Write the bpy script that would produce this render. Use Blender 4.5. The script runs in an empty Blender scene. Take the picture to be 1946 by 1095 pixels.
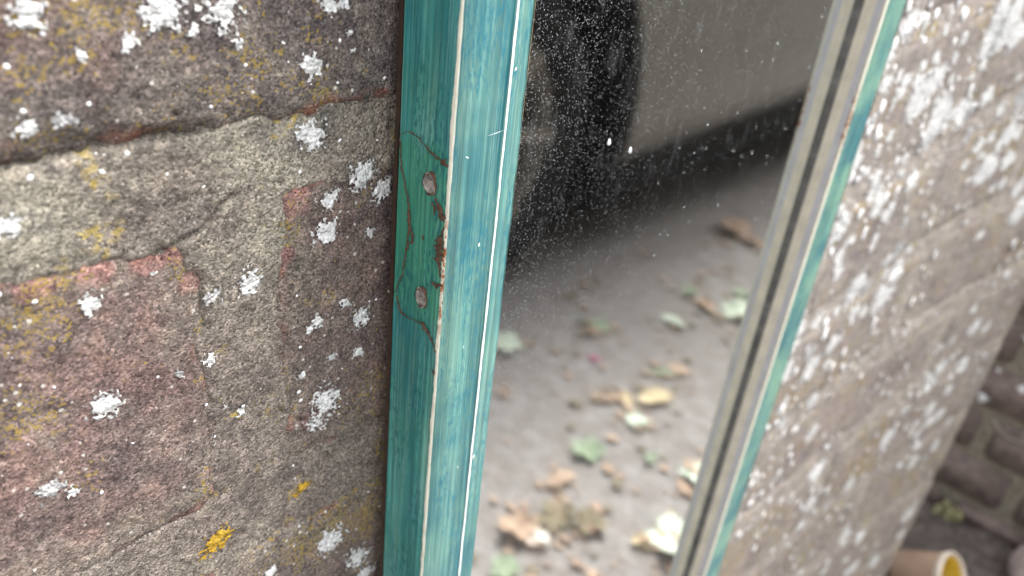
import bpy, bmesh, math, random
import numpy as np
from mathutils import Vector, Matrix

# ------------------------------------------------------------------ camera, world, sun, exposure
S = bpy.context.scene
COL = S.collection
random.seed(7)
rs = np.random.RandomState(11)

cam_d = bpy.data.cameras.new('camera')
cam = bpy.data.objects.new('camera', cam_d); COL.objects.link(cam)
cam_d.sensor_width = 36.0
cam_d.lens = 1504.0 / 1946.0 * 36.0
cam_d.clip_start = 0.005
cam_d.clip_end = 500.0
cam_d.dof.use_dof = True
cam_d.dof.focus_distance = 0.164
cam_d.dof.aperture_fstop = 14.5
R = ((0.68192, 0.28897, -0.67192), (-0.72236, 0.41023, -0.55669), (0.11478, 0.86499, 0.48848))
mw = Matrix.Identity(4)
for i in range(3):
    for j in range(3):
        mw[i][j] = R[i][j]
mw.translation = Vector((0.0, -0.12275, 0.70))
cam.matrix_world = mw
S.camera = cam

SUN_EL, SUN_AZ = math.radians(58), math.radians(118)     # azimuth clockwise from +Y: high, from along the wall and out
world = bpy.data.worlds.new('World'); S.world = world
world.use_nodes = True
wn, wl = world.node_tree.nodes, world.node_tree.links
wn.clear()
sky = wn.new('ShaderNodeTexSky'); sky.sky_type = 'NISHITA'
sky.sun_disc = False; sky.sun_elevation = SUN_EL; sky.sun_rotation = SUN_AZ
sky.air_density = 1.0; sky.dust_density = 4.0; sky.ozone_density = 1.0
hs = wn.new('ShaderNodeHueSaturation'); hs.inputs['Saturation'].default_value = 0.22
bg = wn.new('ShaderNodeBackground'); bg.inputs['Strength'].default_value = 0.15
wo = wn.new('ShaderNodeOutputWorld')
wl.new(sky.outputs[0], hs.inputs['Color']); wl.new(hs.outputs[0], bg.inputs['Color']); wl.new(bg.outputs[0], wo.inputs[0])

sun_d = bpy.data.lights.new('sun', 'SUN'); sun_d.energy = 1.3; sun_d.angle = math.radians(22); sun_d.color = (1.0, 0.97, 0.93)
sun = bpy.data.objects.new('sun', sun_d); COL.objects.link(sun)
sdir = Vector((math.sin(SUN_AZ) * math.cos(SUN_EL), math.cos(SUN_AZ) * math.cos(SUN_EL), math.sin(SUN_EL)))
sun.rotation_euler = sdir.to_track_quat('Z', 'Y').to_euler()
sun.location = sdir * 20

S.view_settings.view_transform = 'Standard'
S.view_settings.look = 'None'
S.view_settings.gamma = 1.0
S.view_settings.use_curve_mapping = False
S.view_settings.exposure = 1.90
S.render.engine = 'CYCLES'
S.cycles.use_denoising = True
S.cycles.use_adaptive_sampling = False
S.cycles.max_bounces = 10
S.cycles.glossy_bounces = 6
S.cycles.caustics_reflective = False
S.cycles.caustics_refractive = False
S.cycles.sample_clamp_indirect = 6.0

# ------------------------------------------------------------------ helpers
def link(o, parent=None):
    COL.objects.link(o)
    if parent is not None:
        o.parent = parent
    return o

def empty(name, loc, label, cat, group=None):
    o = bpy.data.objects.new(name, None); o.empty_display_size = 0.05
    COL.objects.link(o); o.location = loc
    o['label'] = label; o['category'] = cat
    if group: o['group'] = group
    return o

def tag(o, label, cat, group=None, kind=None):
    o['label'] = label; o['category'] = cat
    if group: o['group'] = group
    if kind: o['kind'] = kind
    return o

def np_mesh(name, V, F, mat, smooth=True, attr=None):
    """V (n,3), F (m,4) or (m,3) -> mesh datablock"""
    me = bpy.data.meshes.new(name)
    V = np.asarray(V, dtype=np.float32); F = np.asarray(F, dtype=np.int32)
    k = F.shape[1]
    me.vertices.add(len(V)); me.vertices.foreach_set('co', V.ravel())
    me.loops.add(F.size); me.loops.foreach_set('vertex_index', F.ravel())
    me.polygons.add(len(F))
    me.polygons.foreach_set('loop_start', np.arange(len(F), dtype=np.int32) * k)
    me.polygons.foreach_set('loop_total', np.full(len(F), k, dtype=np.int32))
    if smooth:
        me.polygons.foreach_set('use_smooth', np.ones(len(F), dtype=bool))
    if attr is not None:
        for an, av in attr.items():
            a = me.attributes.new(an, 'FLOAT', 'POINT'); a.data.foreach_set('value', np.asarray(av, dtype=np.float32).ravel())
    me.update(calc_edges=True); me.validate()
    me.materials.append(mat)
    return me

def np_obj(name, V, F, mat, parent=None, smooth=True, attr=None):
    return link(bpy.data.objects.new(name, np_mesh(name, V, F, mat, smooth, attr)), parent)

def bm_obj(name, bm, mat, parent=None, smooth=False):
    bmesh.ops.recalc_face_normals(bm, faces=bm.faces)
    me = bpy.data.meshes.new(name); bm.to_mesh(me); bm.free()
    for p in me.polygons: p.use_smooth = smooth
    me.materials.append(mat)
    return link(bpy.data.objects.new(name, me), parent)

def add_box(bm, c, s, rot=None):
    m = Matrix.Translation(c) @ (rot.to_4x4() if rot else Matrix.Identity(4)) @ Matrix.Diagonal((s[0], s[1], s[2], 1))
    return bmesh.ops.create_cube(bm, size=1.0, matrix=m)['verts']

def lathe(bm, prof, n=32, m=Matrix.Identity(4), closed=False):
    """prof: (radius, height) list turned about local Z"""
    rings = []
    for r, h in prof:
        rings.append([bm.verts.new(m @ Vector((r * math.cos(2 * math.pi * k / n), r * math.sin(2 * math.pi * k / n), h))) for k in range(n)])
    seq = list(range(len(rings)))
    pairs = list(zip(seq[:-1], seq[1:])) + ([(seq[-1], seq[0])] if closed else [])
    for a, b in pairs:
        for k in range(n):
            bm.faces.new((rings[a][k], rings[a][(k + 1) % n], rings[b][(k + 1) % n], rings[b][k]))
    return rings

def tube(bm, pts, rad, n=8):
    rings = []
    for i, p in enumerate(pts):
        p = Vector(p); a = Vector(pts[max(i - 1, 0)]); b = Vector(pts[min(i + 1, len(pts) - 1)])
        t = (b - a).normalized(); u = t.orthogonal().normalized(); v = t.cross(u)
        r = rad[i] if isinstance(rad, (list, tuple)) else rad
        rings.append([bm.verts.new(p + (u * math.cos(2 * math.pi * k / n) + v * math.sin(2 * math.pi * k / n)) * r) for k in range(n)])
    for a, b in zip(rings[:-1], rings[1:]):
        for k in range(n):
            bm.faces.new((a[k], a[(k + 1) % n], b[(k + 1) % n], b[k]))
    bm.faces.new(rings[0]); bm.faces.new(rings[-1])

# --- numpy noise
def _h(ix, iy, s):
    n = (ix.astype(np.int64) * 374761393 + iy.astype(np.int64) * 668265263 + s * 1442695041) & 0x7fffffff
    n = ((n ^ (n >> 13)) * 1274126177) & 0x7fffffff
    n = (n ^ (n >> 16)) & 0xffff
    return n / 32767.5 - 1.0

def vn(x, y, s=0):
    x = np.asarray(x, float); y = np.asarray(y, float)
    ix = np.floor(x); iy = np.floor(y); fx = x - ix; fy = y - iy
    fx = fx * fx * (3 - 2 * fx); fy = fy * fy * (3 - 2 * fy)
    a = _h(ix, iy, s); b = _h(ix + 1, iy, s); c = _h(ix, iy + 1, s); d = _h(ix + 1, iy + 1, s)
    return (a * (1 - fx) + b * fx) * (1 - fy) + (c * (1 - fx) + d * fx) * fy

def fbm(x, y, s=0, o=4, g=0.5):
    t = 0; a = 1.0; n = 0
    for k in range(o):
        t = t + a * vn(x * 2 ** k + 17.3 * k, y * 2 ** k - 9.1 * k, s + k * 31); n += a; a *= g
    return t / n

def sm(a, b, x):
    t = np.clip((x - a) / (b - a), 0, 1); return t * t * (3 - 2 * t)

# ------------------------------------------------------------------ materials
class NT:
    def __init__(self, name):
        self.m = bpy.data.materials.new(name); self.m.use_nodes = True
        self.t = self.m.node_tree; self.n = self.t.nodes; self.l = self.t.links
        self.n.clear(); self.out = self.n.new('ShaderNodeOutputMaterial')
        self.tc = self.n.new('ShaderNodeTexCoord')
    def lk(self, a, b): self.l.new(a, b)
    def val(self, sock, v):
        if hasattr(v, 'is_linked') or hasattr(v, 'links'): self.l.new(v, sock)
        else: sock.default_value = v
    def mp(self, scale=(1, 1, 1), coord='Object', loc=(0, 0, 0)):
        k = self.n.new('ShaderNodeMapping'); k.inputs['Scale'].default_value = scale; k.inputs['Location'].default_value = loc
        self.lk(self.tc.outputs[coord], k.inputs['Vector']); return k.outputs[0]
    def noise(self, scale, detail=4, rough=0.55, vec=None, dist=0.0):
        k = self.n.new('ShaderNodeTexNoise'); k.inputs['Scale'].default_value = scale; k.inputs['Detail'].default_value = detail
        k.inputs['Roughness'].default_value = rough; k.inputs['Distortion'].default_value = dist
        self.lk(vec if vec is not None else self.tc.outputs['Object'], k.inputs['Vector']); return k.outputs['Fac']
    def voro(self, scale, vec=None, rnd=1.0):
        k = self.n.new('ShaderNodeTexVoronoi'); k.inputs['Scale'].default_value = scale; k.inputs['Randomness'].default_value = rnd
        self.lk(vec if vec is not None else self.tc.outputs['Object'], k.inputs['Vector']); return k
    def ramp(self, fac, stops, interp='LINEAR'):
        k = self.n.new('ShaderNodeValToRGB'); e = k.color_ramp.elements; k.color_ramp.interpolation = interp
        while len(e) > 1: e.remove(e[-1])
        for i, (p, c) in enumerate(stops):
            el = e[0] if i == 0 else e.new(p)
            el.position = p; el.color = (c, c, c, 1) if isinstance(c, (int, float)) else (*c, 1)
        self.lk(fac, k.inputs[0]); return k.outputs[0]
    def mix(self, fac, a, b, mode='MIX'):
        k = self.n.new('ShaderNodeMix'); k.data_type = 'RGBA'; k.blend_type = mode
        self.val(k.inputs[0], fac)
        for sck, v in ((k.inputs[6], a), (k.inputs[7], b)):
            if isinstance(v, (tuple, list)): sck.default_value = (*v[:3], 1)
            else: self.lk(v, sck)
        return k.outputs[2]
    def math(self, op, a, b=0.0, c=None):
        k = self.n.new('ShaderNodeMath'); k.operation = op
        self.val(k.inputs[0], a); self.val(k.inputs[1], b)
        if c is not None: self.val(k.inputs[2], c)
        return k.outputs[0]
    def bump(self, h, strength=0.5, dist=0.001, prev=None):
        k = self.n.new('ShaderNodeBump'); self.val(k.inputs['Strength'], strength); k.inputs['Distance'].default_value = dist
        self.lk(h, k.inputs['Height'])
        if prev is not None: self.lk(prev, k.inputs['Normal'])
        return k.outputs[0]
    def attr(self, name):
        k = self.n.new('ShaderNodeAttribute'); k.attribute_name = name; return k
    def sepx(self, vec=None):
        k = self.n.new('ShaderNodeSeparateXYZ'); self.lk(vec if vec is not None else self.tc.outputs['Object'], k.inputs[0]); return k.outputs
    def bsdf(self, color, rough=0.8, normal=None, metal=0.0, spec=0.5, coat=0.0, trans=0.0, ior=1.45):
        b = self.n.new('ShaderNodeBsdfPrincipled')
        if isinstance(color, (tuple, list)): b.inputs['Base Color'].default_value = (*color[:3], 1)
        else: self.lk(color, b.inputs['Base Color'])
        self.val(b.inputs['Roughness'], rough); self.val(b.inputs['Metallic'], metal)
        b.inputs['Specular IOR Level'].default_value = spec; b.inputs['Coat Weight'].default_value = coat
        b.inputs['Coat Roughness'].default_value = 0.08
        b.inputs['Transmission Weight'].default_value = trans; b.inputs['IOR'].default_value = ior
        if normal is not None: self.lk(normal, b.inputs['Normal'])
        self.lk(b.outputs[0], self.out.inputs[0]); return b

def simple(name, color, rough=0.7, noise_scale=60, var=0.25, bump=0.0, bd=0.001, **kw):
    t = NT(name)
    f = t.noise(noise_scale, 5, 0.6)
    lo = tuple(c * (1 - var) for c in color); hi = tuple(min(1, c * (1 + var)) for c in color)
    c = t.ramp(f, [(0.3, lo), (0.7, hi)])
    nrm = t.bump(t.noise(noise_scale * 4, 4, 0.6), bump, bd) if bump else None
    t.bsdf(c, rough, nrm, **kw)
    return t.m

def grain(t, base, sc=1500.0, lo=0.45, hi=1.55):
    """salt-and-pepper mineral grains, each voronoi cell its own tone"""
    v = t.voro(sc)
    g = t.ramp(t.sepx(v.outputs['Color'])[0], [(0.0, lo), (0.30, 0.75), (0.75, 1.12), (1.0, hi)])
    far = t.attr('far').outputs['Fac']
    return t.mix(t.math('SUBTRACT', 1.0, t.math('MULTIPLY', far, 0.8)), base, g, 'MULTIPLY'), v

def FILM(t):      # thin growth that covers bricks and joints alike: mauve-brown by the camera, paler and pinker along the wall
    n = t.noise(34, 5, 0.62)
    a = t.ramp(n, [(0.32, (0.130, 0.104, 0.095)), (0.50, (0.205, 0.165, 0.146)), (0.68, (0.255, 0.222, 0.180))])
    b = t.ramp(n, [(0.32, (0.225, 0.190, 0.176)), (0.50, (0.325, 0.288, 0.266)), (0.70, (0.35, 0.312, 0.26))])
    return t.mix(t.attr('far').outputs['Fac'], a, b)
def brick_material():
    t = NT('weathered_brick')
    oi = t.n.new('ShaderNodeObjectInfo')
    n1 = t.noise(55, 5, 0.6); n2 = t.noise(28, 4, 0.6, t.mp((1, 1, 1), loc=(3.1, 0, 1.7))); n3 = t.noise(120, 5, 0.65, t.mp((1, 1, 1), loc=(0.7, 2, 5)))
    c = t.mix(t.ramp(n1, [(0.40, 0.0), (0.62, 0.75)]), oi.outputs['Color'], (0.085, 0.075, 0.078))          # sooty purple grey
    c = t.mix(t.ramp(n2, [(0.52, 0.0), (0.72, 0.5)]), c, (0.29, 0.155, 0.13))                                  # pink brick body
    c = t.mix(t.ramp(n3, [(0.52, 0.0), (0.70, 0.55)]), c, (0.30, 0.27, 0.22))                                 # pale film of mortar
    e = t.attr('edge')
    sa = t.attr('smear')
    c = t.mix(t.math('MULTIPLY', sa.outputs['Fac'], 0.85), c, t.ramp(t.noise(40, 5, 0.6), [(0.3, (0.13, 0.115, 0.095)), (0.75, (0.30, 0.275, 0.22))]))
    em = t.math('MULTIPLY', e.outputs['Fac'], t.ramp(t.noise(140, 4, 0.6), [(0.42, 0.0), (0.62, 0.6)]))
    c = t.mix(em, c, (0.27, 0.085, 0.05))                                                                      # chipped arris shows red clay
    c = t.mix(t.math('MULTIPLY', t.attr('film').outputs['Fac'], 0.75), c, FILM(t))
    c = t.mix(t.math('MULTIPLY', t.attr('pink').outputs['Fac'], t.ramp(n3, [(0.35, 0.75), (0.65, 0.15)])), c, (0.34, 0.170, 0.150))
    c = t.mix(0.6, c, t.ramp(t.noise(210, 6, 0.68, t.mp((1, 1, 1), loc=(6, 2, 4))), [(0.34, (0.42, 0.42, 0.46)), (0.50, 1.0), (0.66, (1.42, 1.36, 1.28))]), 'MULTIPLY')
    c, v = grain(t, c, 2500, 0.38, 1.75)
    # yellow lichen granules: clustered
    yv = t.voro(1900, t.mp((1, 1, 1), loc=(0.31, 0.2, 0.11)))
    ysel = t.ramp(t.sepx(yv.outputs['Color'])[1], [(0.0, 0.0), (1.0, 1.0)])
    ycl = t.ramp(t.math('ADD', t.noise(75, 4, 0.65, t.mp((1, 1, 1), loc=(9, 4, 2))), t.math('MULTIPLY', t.noise(16, 2, 0.5, t.mp((1, 1, 1), loc=(1, 4, 8))), 0.55)), [(0.78, 0.0), (1.08, 0.55)])
    ym = t.math('GREATER_THAN', ycl, t.math('SUBTRACT', 1.0, ysel))
    c = t.mix(t.math('MULTIPLY', ym, 0.72), c, t.mix(t.sepx(yv.outputs['Color'])[2], (0.36, 0.25, 0.045), (0.25, 0.19, 0.085)))
    # stray pale crumbs
    pv = t.voro(520, t.mp((1, 1, 1), loc=(5, 1, 3)))
    pm = t.math('MULTIPLY', t.math('LESS_THAN', pv.outputs['Distance'], 0.20), t.math('GREATER_THAN', t.sepx(pv.outputs['Color'])[0], 0.86))
    c = t.mix(t.math('MULTIPLY', pm, 0.8), c, (0.62, 0.60, 0.55))
    dk = t.voro(700, t.mp((1, 1, 1), loc=(2, 8, 3)))
    dm = t.math('MULTIPLY', t.math('LESS_THAN', dk.outputs['Distance'], 0.22), t.math('GREATER_THAN', t.sepx(dk.outputs['Color'])[0], 0.80))
    c = t.mix(t.math('MULTIPLY', dm, 0.6), c, (0.025, 0.023, 0.023))
    fs = t.math('SUBTRACT', 0.8, t.math('MULTIPLY', t.attr('far').outputs['Fac'], 0.7))
    b1 = t.bump(t.noise(1500, 4, 0.75), fs, 0.0004)
    b2 = t.bump(v.outputs['Distance'], t.math('MULTIPLY', fs, 0.6), -0.0003, b1)
    t.bsdf(c, 0.93, b2, spec=0.2)
    return t.m

def mortar_material():
    t = NT('sandy_lime_mortar')
    n1 = t.noise(40, 5, 0.6); n2 = t.noise(95, 5, 0.65, t.mp((1, 1, 1), loc=(2, 5, 1)))
    c = t.ramp(n1, [(0.30, (0.14, 0.127, 0.105)), (0.50, (0.28, 0.255, 0.205)), (0.68, (0.41, 0.378, 0.30))])
    c = t.mix(t.ramp(n2, [(0.52, 0.0), (0.66, 0.7)]), c, (0.13, 0.125, 0.12))
    c = t.mix(t.ramp(t.noise(24, 5, 0.6, t.mp((1, 1, 1), loc=(7, 1, 2))), [(0.46, 0.0), (0.64, 0.65)]), c, (0.19, 0.155, 0.135))
    c = t.mix(t.math('MULTIPLY', t.attr('film').outputs['Fac'], 0.75), c, FILM(t))
    c = t.mix(t.math('MULTIPLY', t.attr('far').outputs['Fac'], 0.45), c, (0.42, 0.37, 0.33))
    c = t.mix(0.6, c, t.ramp(t.noise(190, 6, 0.68, t.mp((1, 1, 1), loc=(6, 2, 4))), [(0.34, (0.45, 0.45, 0.46)), (0.50, 1.0), (0.66, (1.38, 1.36, 1.30))]), 'MULTIPLY')
    c, v = grain(t, c, 2300, 0.38, 1.7)
    yv = t.voro(900, t.mp((1, 1, 1), loc=(0.3, 0.2, 0.1)))
    ym = t.math('MULTIPLY', t.ramp(t.sepx(yv.outputs['Color'])[1], [(0.62, 0.0), (0.66, 1.0)]), t.ramp(t.noise(60, 4, 0.65, t.mp((1, 1, 1), loc=(4, 4, 9))), [(0.58, 0.0), (0.66, 1.0)]))
    c = t.mix(t.math('MULTIPLY', ym, 0.72), c, (0.48, 0.36, 0.08))
    fs = t.math('SUBTRACT', 0.8, t.math('MULTIPLY', t.attr('far').outputs['Fac'], 0.7))
    b1 = t.bump(t.noise(1300, 4, 0.75), fs, 0.0005)
    b2 = t.bump(v.outputs['Distance'], t.math('MULTIPLY', fs, 0.7), -0.0004, b1)
    t.bsdf(c, 0.95, b2, spec=0.2)
    return t.m

def lichen_material(name, c0, c1, sc=1500):
    t = NT(name)
    v = t.voro(sc)
    c = t.mix(t.ramp(t.noise(420, 4, 0.6), [(0.35, 0.0), (0.65, 1.0)]), c0, c1)
    c = t.mix(t.attr('core').outputs['Fac'], tuple(q * 0.62 for q in c0), c)
    c = t.mix(1.0, c, t.ramp(t.sepx(v.outputs['Color'])[0], [(0.0, 0.72), (1.0, 1.12)]), 'MULTIPLY')
    t.bsdf(c, 0.95, t.bump(v.outputs['Distance'], 0.8, -0.0005), spec=0.15)
    return t.m

M_brick, M_mortar = brick_material(), mortar_material()
M_white = lichen_material('white_crust_lichen', (0.60, 0.60, 0.57), (0.82, 0.82, 0.81))
M_speck = simple('white_lichen_specks', (0.84, 0.84, 0.84), 0.95, 300, 0.12)
M_grey = lichen_material('grey_crust_lichen', (0.38, 0.37, 0.36), (0.55, 0.55, 0.54))
M_yellow = lichen_material('orange_yellow_lichen', (0.46, 0.27, 0.03), (0.58, 0.38, 0.06))

# ------------------------------------------------------------------ brick wall
PITCH, JOINT = 0.0830, 0.0185
Z_J0 = 0.6333                      # underside of the bed joint seen left of the mirror
def bulge(x):
    u = np.clip((x - 0.36) / 0.40, 0, 1); b = 0.0687 * u * u * (1.6 - 0.6 * u)
    e = np.clip((x - 0.745) / 0.03, 0, 1)
    return b - 0.03 * (1 - np.sqrt(np.clip(1 - e * e, 0, 1)))
def lift(x):                       # courses climb towards the bulging end
    return np.interp(x, [0.36, 0.42, 0.48, 0.53, 0.59, 0.65, 0.78], [0.0, 0.002, 0.010, 0.024, 0.037, 0.047, 0.066])

def mortar_h(x, z):
    return -carve(x, z) - 0.0005 + 0.0006 * fbm(x * 130, z * 130, 3, 3) + 0.00030 * fbm(x * 700, z * 700, 5, 2, 0.7) + 0.0006 * fbm(x * 30, z * 30, 8, 2)

# the broken arris under the bed joint, little blow holes, and the spall low on the right
CREV = [((0.0527, 0.6312), (0.0596, 0.6327), (0.0622, 0.6345), (0.0640, 0.6371), (0.0667, 0.6382), (0.0705, 0.6402), (0.0731, 0.6398), (0.0765, 0.6393)), ((0.0745, 0.5862), (0.0762, 0.5838), (0.0808, 0.5793), (0.0836, 0.5768), (0.0858, 0.5752))]
PITS = [(0.0531, 0.6294, 0.00045, 0.0022), (0.0545, 0.6297, 0.0003, 0.0014), (0.0843, 0.5752, 0.00055, 0.0022), (0.0838, 0.5802, 0.0004, 0.0015), (0.0672, 0.6384, 0.0007, 0.0025), (0.0221, 0.6010, 0.0006, 0.0020), (0.0930, 0.6420, 0.0004, 0.0015), (0.0575, 0.6555, 0.0004, 0.0018)]
def seg_d(x, z, a, b):
    ax, az = a; bx, bz = b; t = np.clip(((x - ax) * (bx - ax) + (z - az) * (bz - az)) / ((bx - ax) ** 2 + (bz - az) ** 2), 0, 1)
    return np.hypot(x - ax - t * (bx - ax), z - az - t * (bz - az))
def carve(x, z):
    c = np.zeros_like(np.asarray(x, float))
    m = (x > 0.0) & (x < 0.12) & (z > 0.50) & (z < 0.70)
    if not np.any(m): return c
    xm, zm = x[m], z[m]; cc = np.zeros_like(xm)
    xw = xm + 0.0007 * fbm(xm * 300, zm * 300, 81, 3); zw = zm + 0.0007 * fbm(xm * 300, zm * 300, 83, 3)
    for line, dep in zip(CREV, (0.0024, 0.0014)):
        d = np.minimum.reduce([seg_d(xw, zw, a, b) for a, b in zip(line[:-1], line[1:])])
        w = 0.00055 * (0.55 + 1.1 * np.clip(fbm(xm * 150, zm * 150, 85, 2) + 0.35, 0, 1))
        cc = np.maximum(cc, dep * np.exp(-(d / w) ** 2) * np.clip(0.35 + 1.6 * fbm(xm * 220, zm * 220, 87, 2), 0.0, 1))
    for (px, pz, r, dep) in PITS:
        cc = np.maximum(cc, dep * np.exp(-((xw - px) ** 2 + ((zw - pz) * 1.3) ** 2) / r ** 2))
    c[m] = cc
    return c
PINK = [(0.0785, 0.6350, 0.0050), (0.0335, 0.6320, 0.005), (0.0420, 0.6310, 0.0045), (0.0500, 0.6305, 0.0045), (0.0575, 0.6300, 0.0040), (0.0575, 0.6230, 0.0030), (0.0830, 0.5790, 0.0036), (0.0770, 0.6230, 0.003)]
def pink(x, z):
    f = np.zeros_like(x); n = fbm(x * 260, z * 260, 91, 3)
    for (px, pz, r) in PINK: f = np.maximum(f, sm(1.15, 0.55, np.hypot(x - px, (z - pz) * 1.25) / r + 0.55 * n))
    return f

class Brick:
    def __init__(s, x0, x1, z0, z1, tint, seed):
        s.x0, s.x1, s.z0, s.z1, s.tint, s.seed = x0, x1, z0, z1, tint, seed
        s.proud = random.uniform(-0.0006, 0.0007)
    def sdf(s, x, z):
        z = z - lift(x)
        w = 0.0022 * fbm(x * 70 + s.seed, z * 70, 21, 4, 0.6) + 0.0010 * fbm(x * 420, z * 420, 33, 2)
        cx, cz = (s.x0 + s.x1) / 2, (s.z0 + s.z1) / 2
        dx = np.abs(x - cx) - (s.x1 - s.x0) / 2 + 0.004; dz = np.abs(z - cz) - (s.z1 - s.z0) / 2 + 0.004
        return np.minimum(np.maximum(dx, dz), 0) + np.sqrt(np.maximum(dx, 0) ** 2 + np.maximum(dz, 0) ** 2) - 0.004 + w
    def height(s, x, z):
        d = s.sdf(x, z)
        h = s.proud + 0.0007 * fbm(x * 22 + s.seed, z * 22, 41, 3) + 0.00030 * fbm(x * 150, z * 150, 44, 3) + 0.00022 * fbm(x * 800, z * 800, 47, 2, 0.7)
        rnd = np.clip((d + 0.0028) / 0.0028, 0, 2.2)
        chip = np.clip(fbm(x * 85 + 5, z * 85, 52, 3) - 0.16, 0, 1) * np.clip((d + 0.005) / 0.005, 0, 1) * 0.006
        return h - (0.0013 * rnd ** 2 + chip) * (0.30 if s.x1 > 0.34 else (0.55 if s.z1 < 0.645 else 1.0)) - carve(x, z), d

bricks = []
TINTS = [(0.22, 0.155, 0.13), (0.19, 0.14, 0.125), (0.25, 0.165, 0.14), (0.17, 0.13, 0.12), (0.21, 0.16, 0.135)]
wall_top = 2.30
k = -8
while True:
    z0 = Z_J0 + JOINT + (k - 1) * PITCH if False else Z_J0 - (PITCH - JOINT) + k * PITCH
    z1 = z0 + (PITCH - JOINT)
    if z0 > wall_top - 0.03: break
    if z1 > 0.02:
        if k == 0: heads = [-0.385, -0.160, 0.0672, 0.292, 0.515, 0.740]
        elif k == 1: heads = [-0.40, -0.17, 0.012 - 0.05, 0.190, 0.415, 0.640]
        else:
            off = random.uniform(-0.03, 0.03) + (0.112 if k % 2 else 0.0)
            heads = [-0.385 + off + 0.225 * i for i in range(6)]
        heads = [-1.10] + [heads[0] - 0.225 * q for q in (2, 1) if heads[0] - 0.225 * q > -1.04] + [h for h in heads if h < 0.70] + [0.768]
        for a, b in zip(heads[:-1], heads[1:]):
            jw = 0.015 if not (k == 0) else 0.017
            x0, x1 = a + jw / 2, b - jw / 2
            dz0, dz1 = random.uniform(-0.002, 0.002), random.uniform(-0.002, 0.002)
            tint = random.choice(TINTS)
            if k == 0 and abs(a - 0.0672) < 1e-6: dz1 = 0.0045; tint = (0.185, 0.135, 0.115)
            if k == 0 and abs(b - 0.0672) < 1e-6: dz1 = -0.0003; tint = (0.225, 0.155, 0.135)
            if k == 1: dz0 = 0.0; tint = (0.165, 0.135, 0.12)
            if x0 > 0.1: tint = tuple(0.45 * c + 0.55 * g for c, g in zip(tint, (0.26, 0.22, 0.18)))
            bricks.append(Brick(x0, x1, max(z0 + dz0, 0.004), min(z1 + dz1, wall_top), tint, random.uniform(0, 50)))
    k += 1

def surf(x, z):
    h = mortar_h(x, z)
    for b in bricks:
        m = (x > b.x0 - 0.01) & (x < b.x1 + 0.01) & (z > b.z0 - 0.01) & (z < b.z1 + 0.09)
        if m.any():
            hb, d = b.height(x[m], z[m]); hb = np.where(d < 0.002, hb, -1)
            h[m] = np.maximum(h[m], hb)
    return h + bulge(x)

def axis(a, b, zones, coarse):
    pts = [a]
    cuts = sorted(zones)
    cur = a
    for z0, z1, st in cuts:
        z0, z1 = max(z0, a), min(z1, b)
        if z1 <= z0: continue
        if z0 > cur: pts += list(np.linspace(cur, z0, max(2, int(math.ceil((z0 - cur) / coarse)) + 1))[1:])
        n = max(2, int(math.ceil((z1 - z0) / st)) + 1)
        pts += list(np.linspace(z0, z1, n)[1:]); cur = z1
    if b > cur + 1e-9: pts += list(np.linspace(cur, b, max(2, int(math.ceil((b - cur) / coarse)) + 1))[1:])
    return np.array(pts)
XZ = [(0.010, 0.112, 0.00055), (0.33, 0.745, 0.003), (0.745, 0.775, 0.0015)]
ZZ = [(0.02, 0.495, 0.003), (0.495, 0.690, 0.00055)]

def grid_faces(nx, nz, keep=None):
    i = np.arange(nx - 1)[:, None]; j = np.arange(nz - 1)[None, :]
    a = i * nz + j
    F = np.stack([a, a + nz, a + nz + 1, a + 1], -1).reshape(-1, 4)
    return F if keep is None else F[keep.reshape(-1)]
def compact(V, F, *extra):
    u, inv = np.unique(F, return_inverse=True)
    return (V[u], inv.reshape(F.shape)) + tuple(e[u] for e in extra)

wall = empty('brick_wall', (0.13, 0.1, 0), 'old lichen-spotted brick wall with sandy mortar behind the mirror', 'wall')
wall_inv = Vector((-0.13, -0.1, 0))
# local coordinates of the wall's children are shifted so that they equal world metres in the children's own space
def wchild(o):
    o.parent = wall; o.location = wall_inv; return o

xs = axis(-1.1, 0.775, XZ, 0.02); zs = axis(0.0, wall_top, ZZ, 0.02)
Xg, Zg = np.meshgrid(xs, zs, indexing='ij')
h = mortar_h(Xg, Zg)
for b in bricks:
    m = (Xg > b.x0 - 0.005) & (Xg < b.x1 + 0.005) & (Zg > b.z0 - 0.01) & (Zg < b.z1 + 0.08)
    if m.any():
        d = b.sdf(Xg[m], Zg[m]); hm = h[m]
        crev = np.clip(fbm(Xg[m] * 55 + 3, Zg[m] * 55, 71, 3) - 0.18, 0, 1) * np.exp(-(d / 0.0014) ** 2) * 0.012 * sm(0.600, 0.628, Zg[m])
        h[m] = hm - sm(0.0, -0.006, d) * 0.006 - crev
V = np.stack([Xg, -(bulge(Xg) + h), Zg], -1).reshape(-1, 3)
F = grid_faces(len(xs), len(zs))
wchild(np_obj('mortar', V, F[:, ::-1], M_mortar, attr={'film': np.maximum(sm(0.22, 0.34, Xg), 0.95 * sm(0.634, 0.606, Zg + 0.010 * fbm(Xg * 60, Zg * 60, 77, 3)) * (Xg < 0.2)).ravel(), 'far': sm(0.22, 0.34, Xg).ravel()}))
# core of the wall: returns at the end, back and top
bm = bmesh.new(); add_box(bm, (-0.169, 0.110, 1.1475), (1.862, 0.198, 2.295))
wchild(bm_obj('wall_core', bm, M_mortar))

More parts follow.
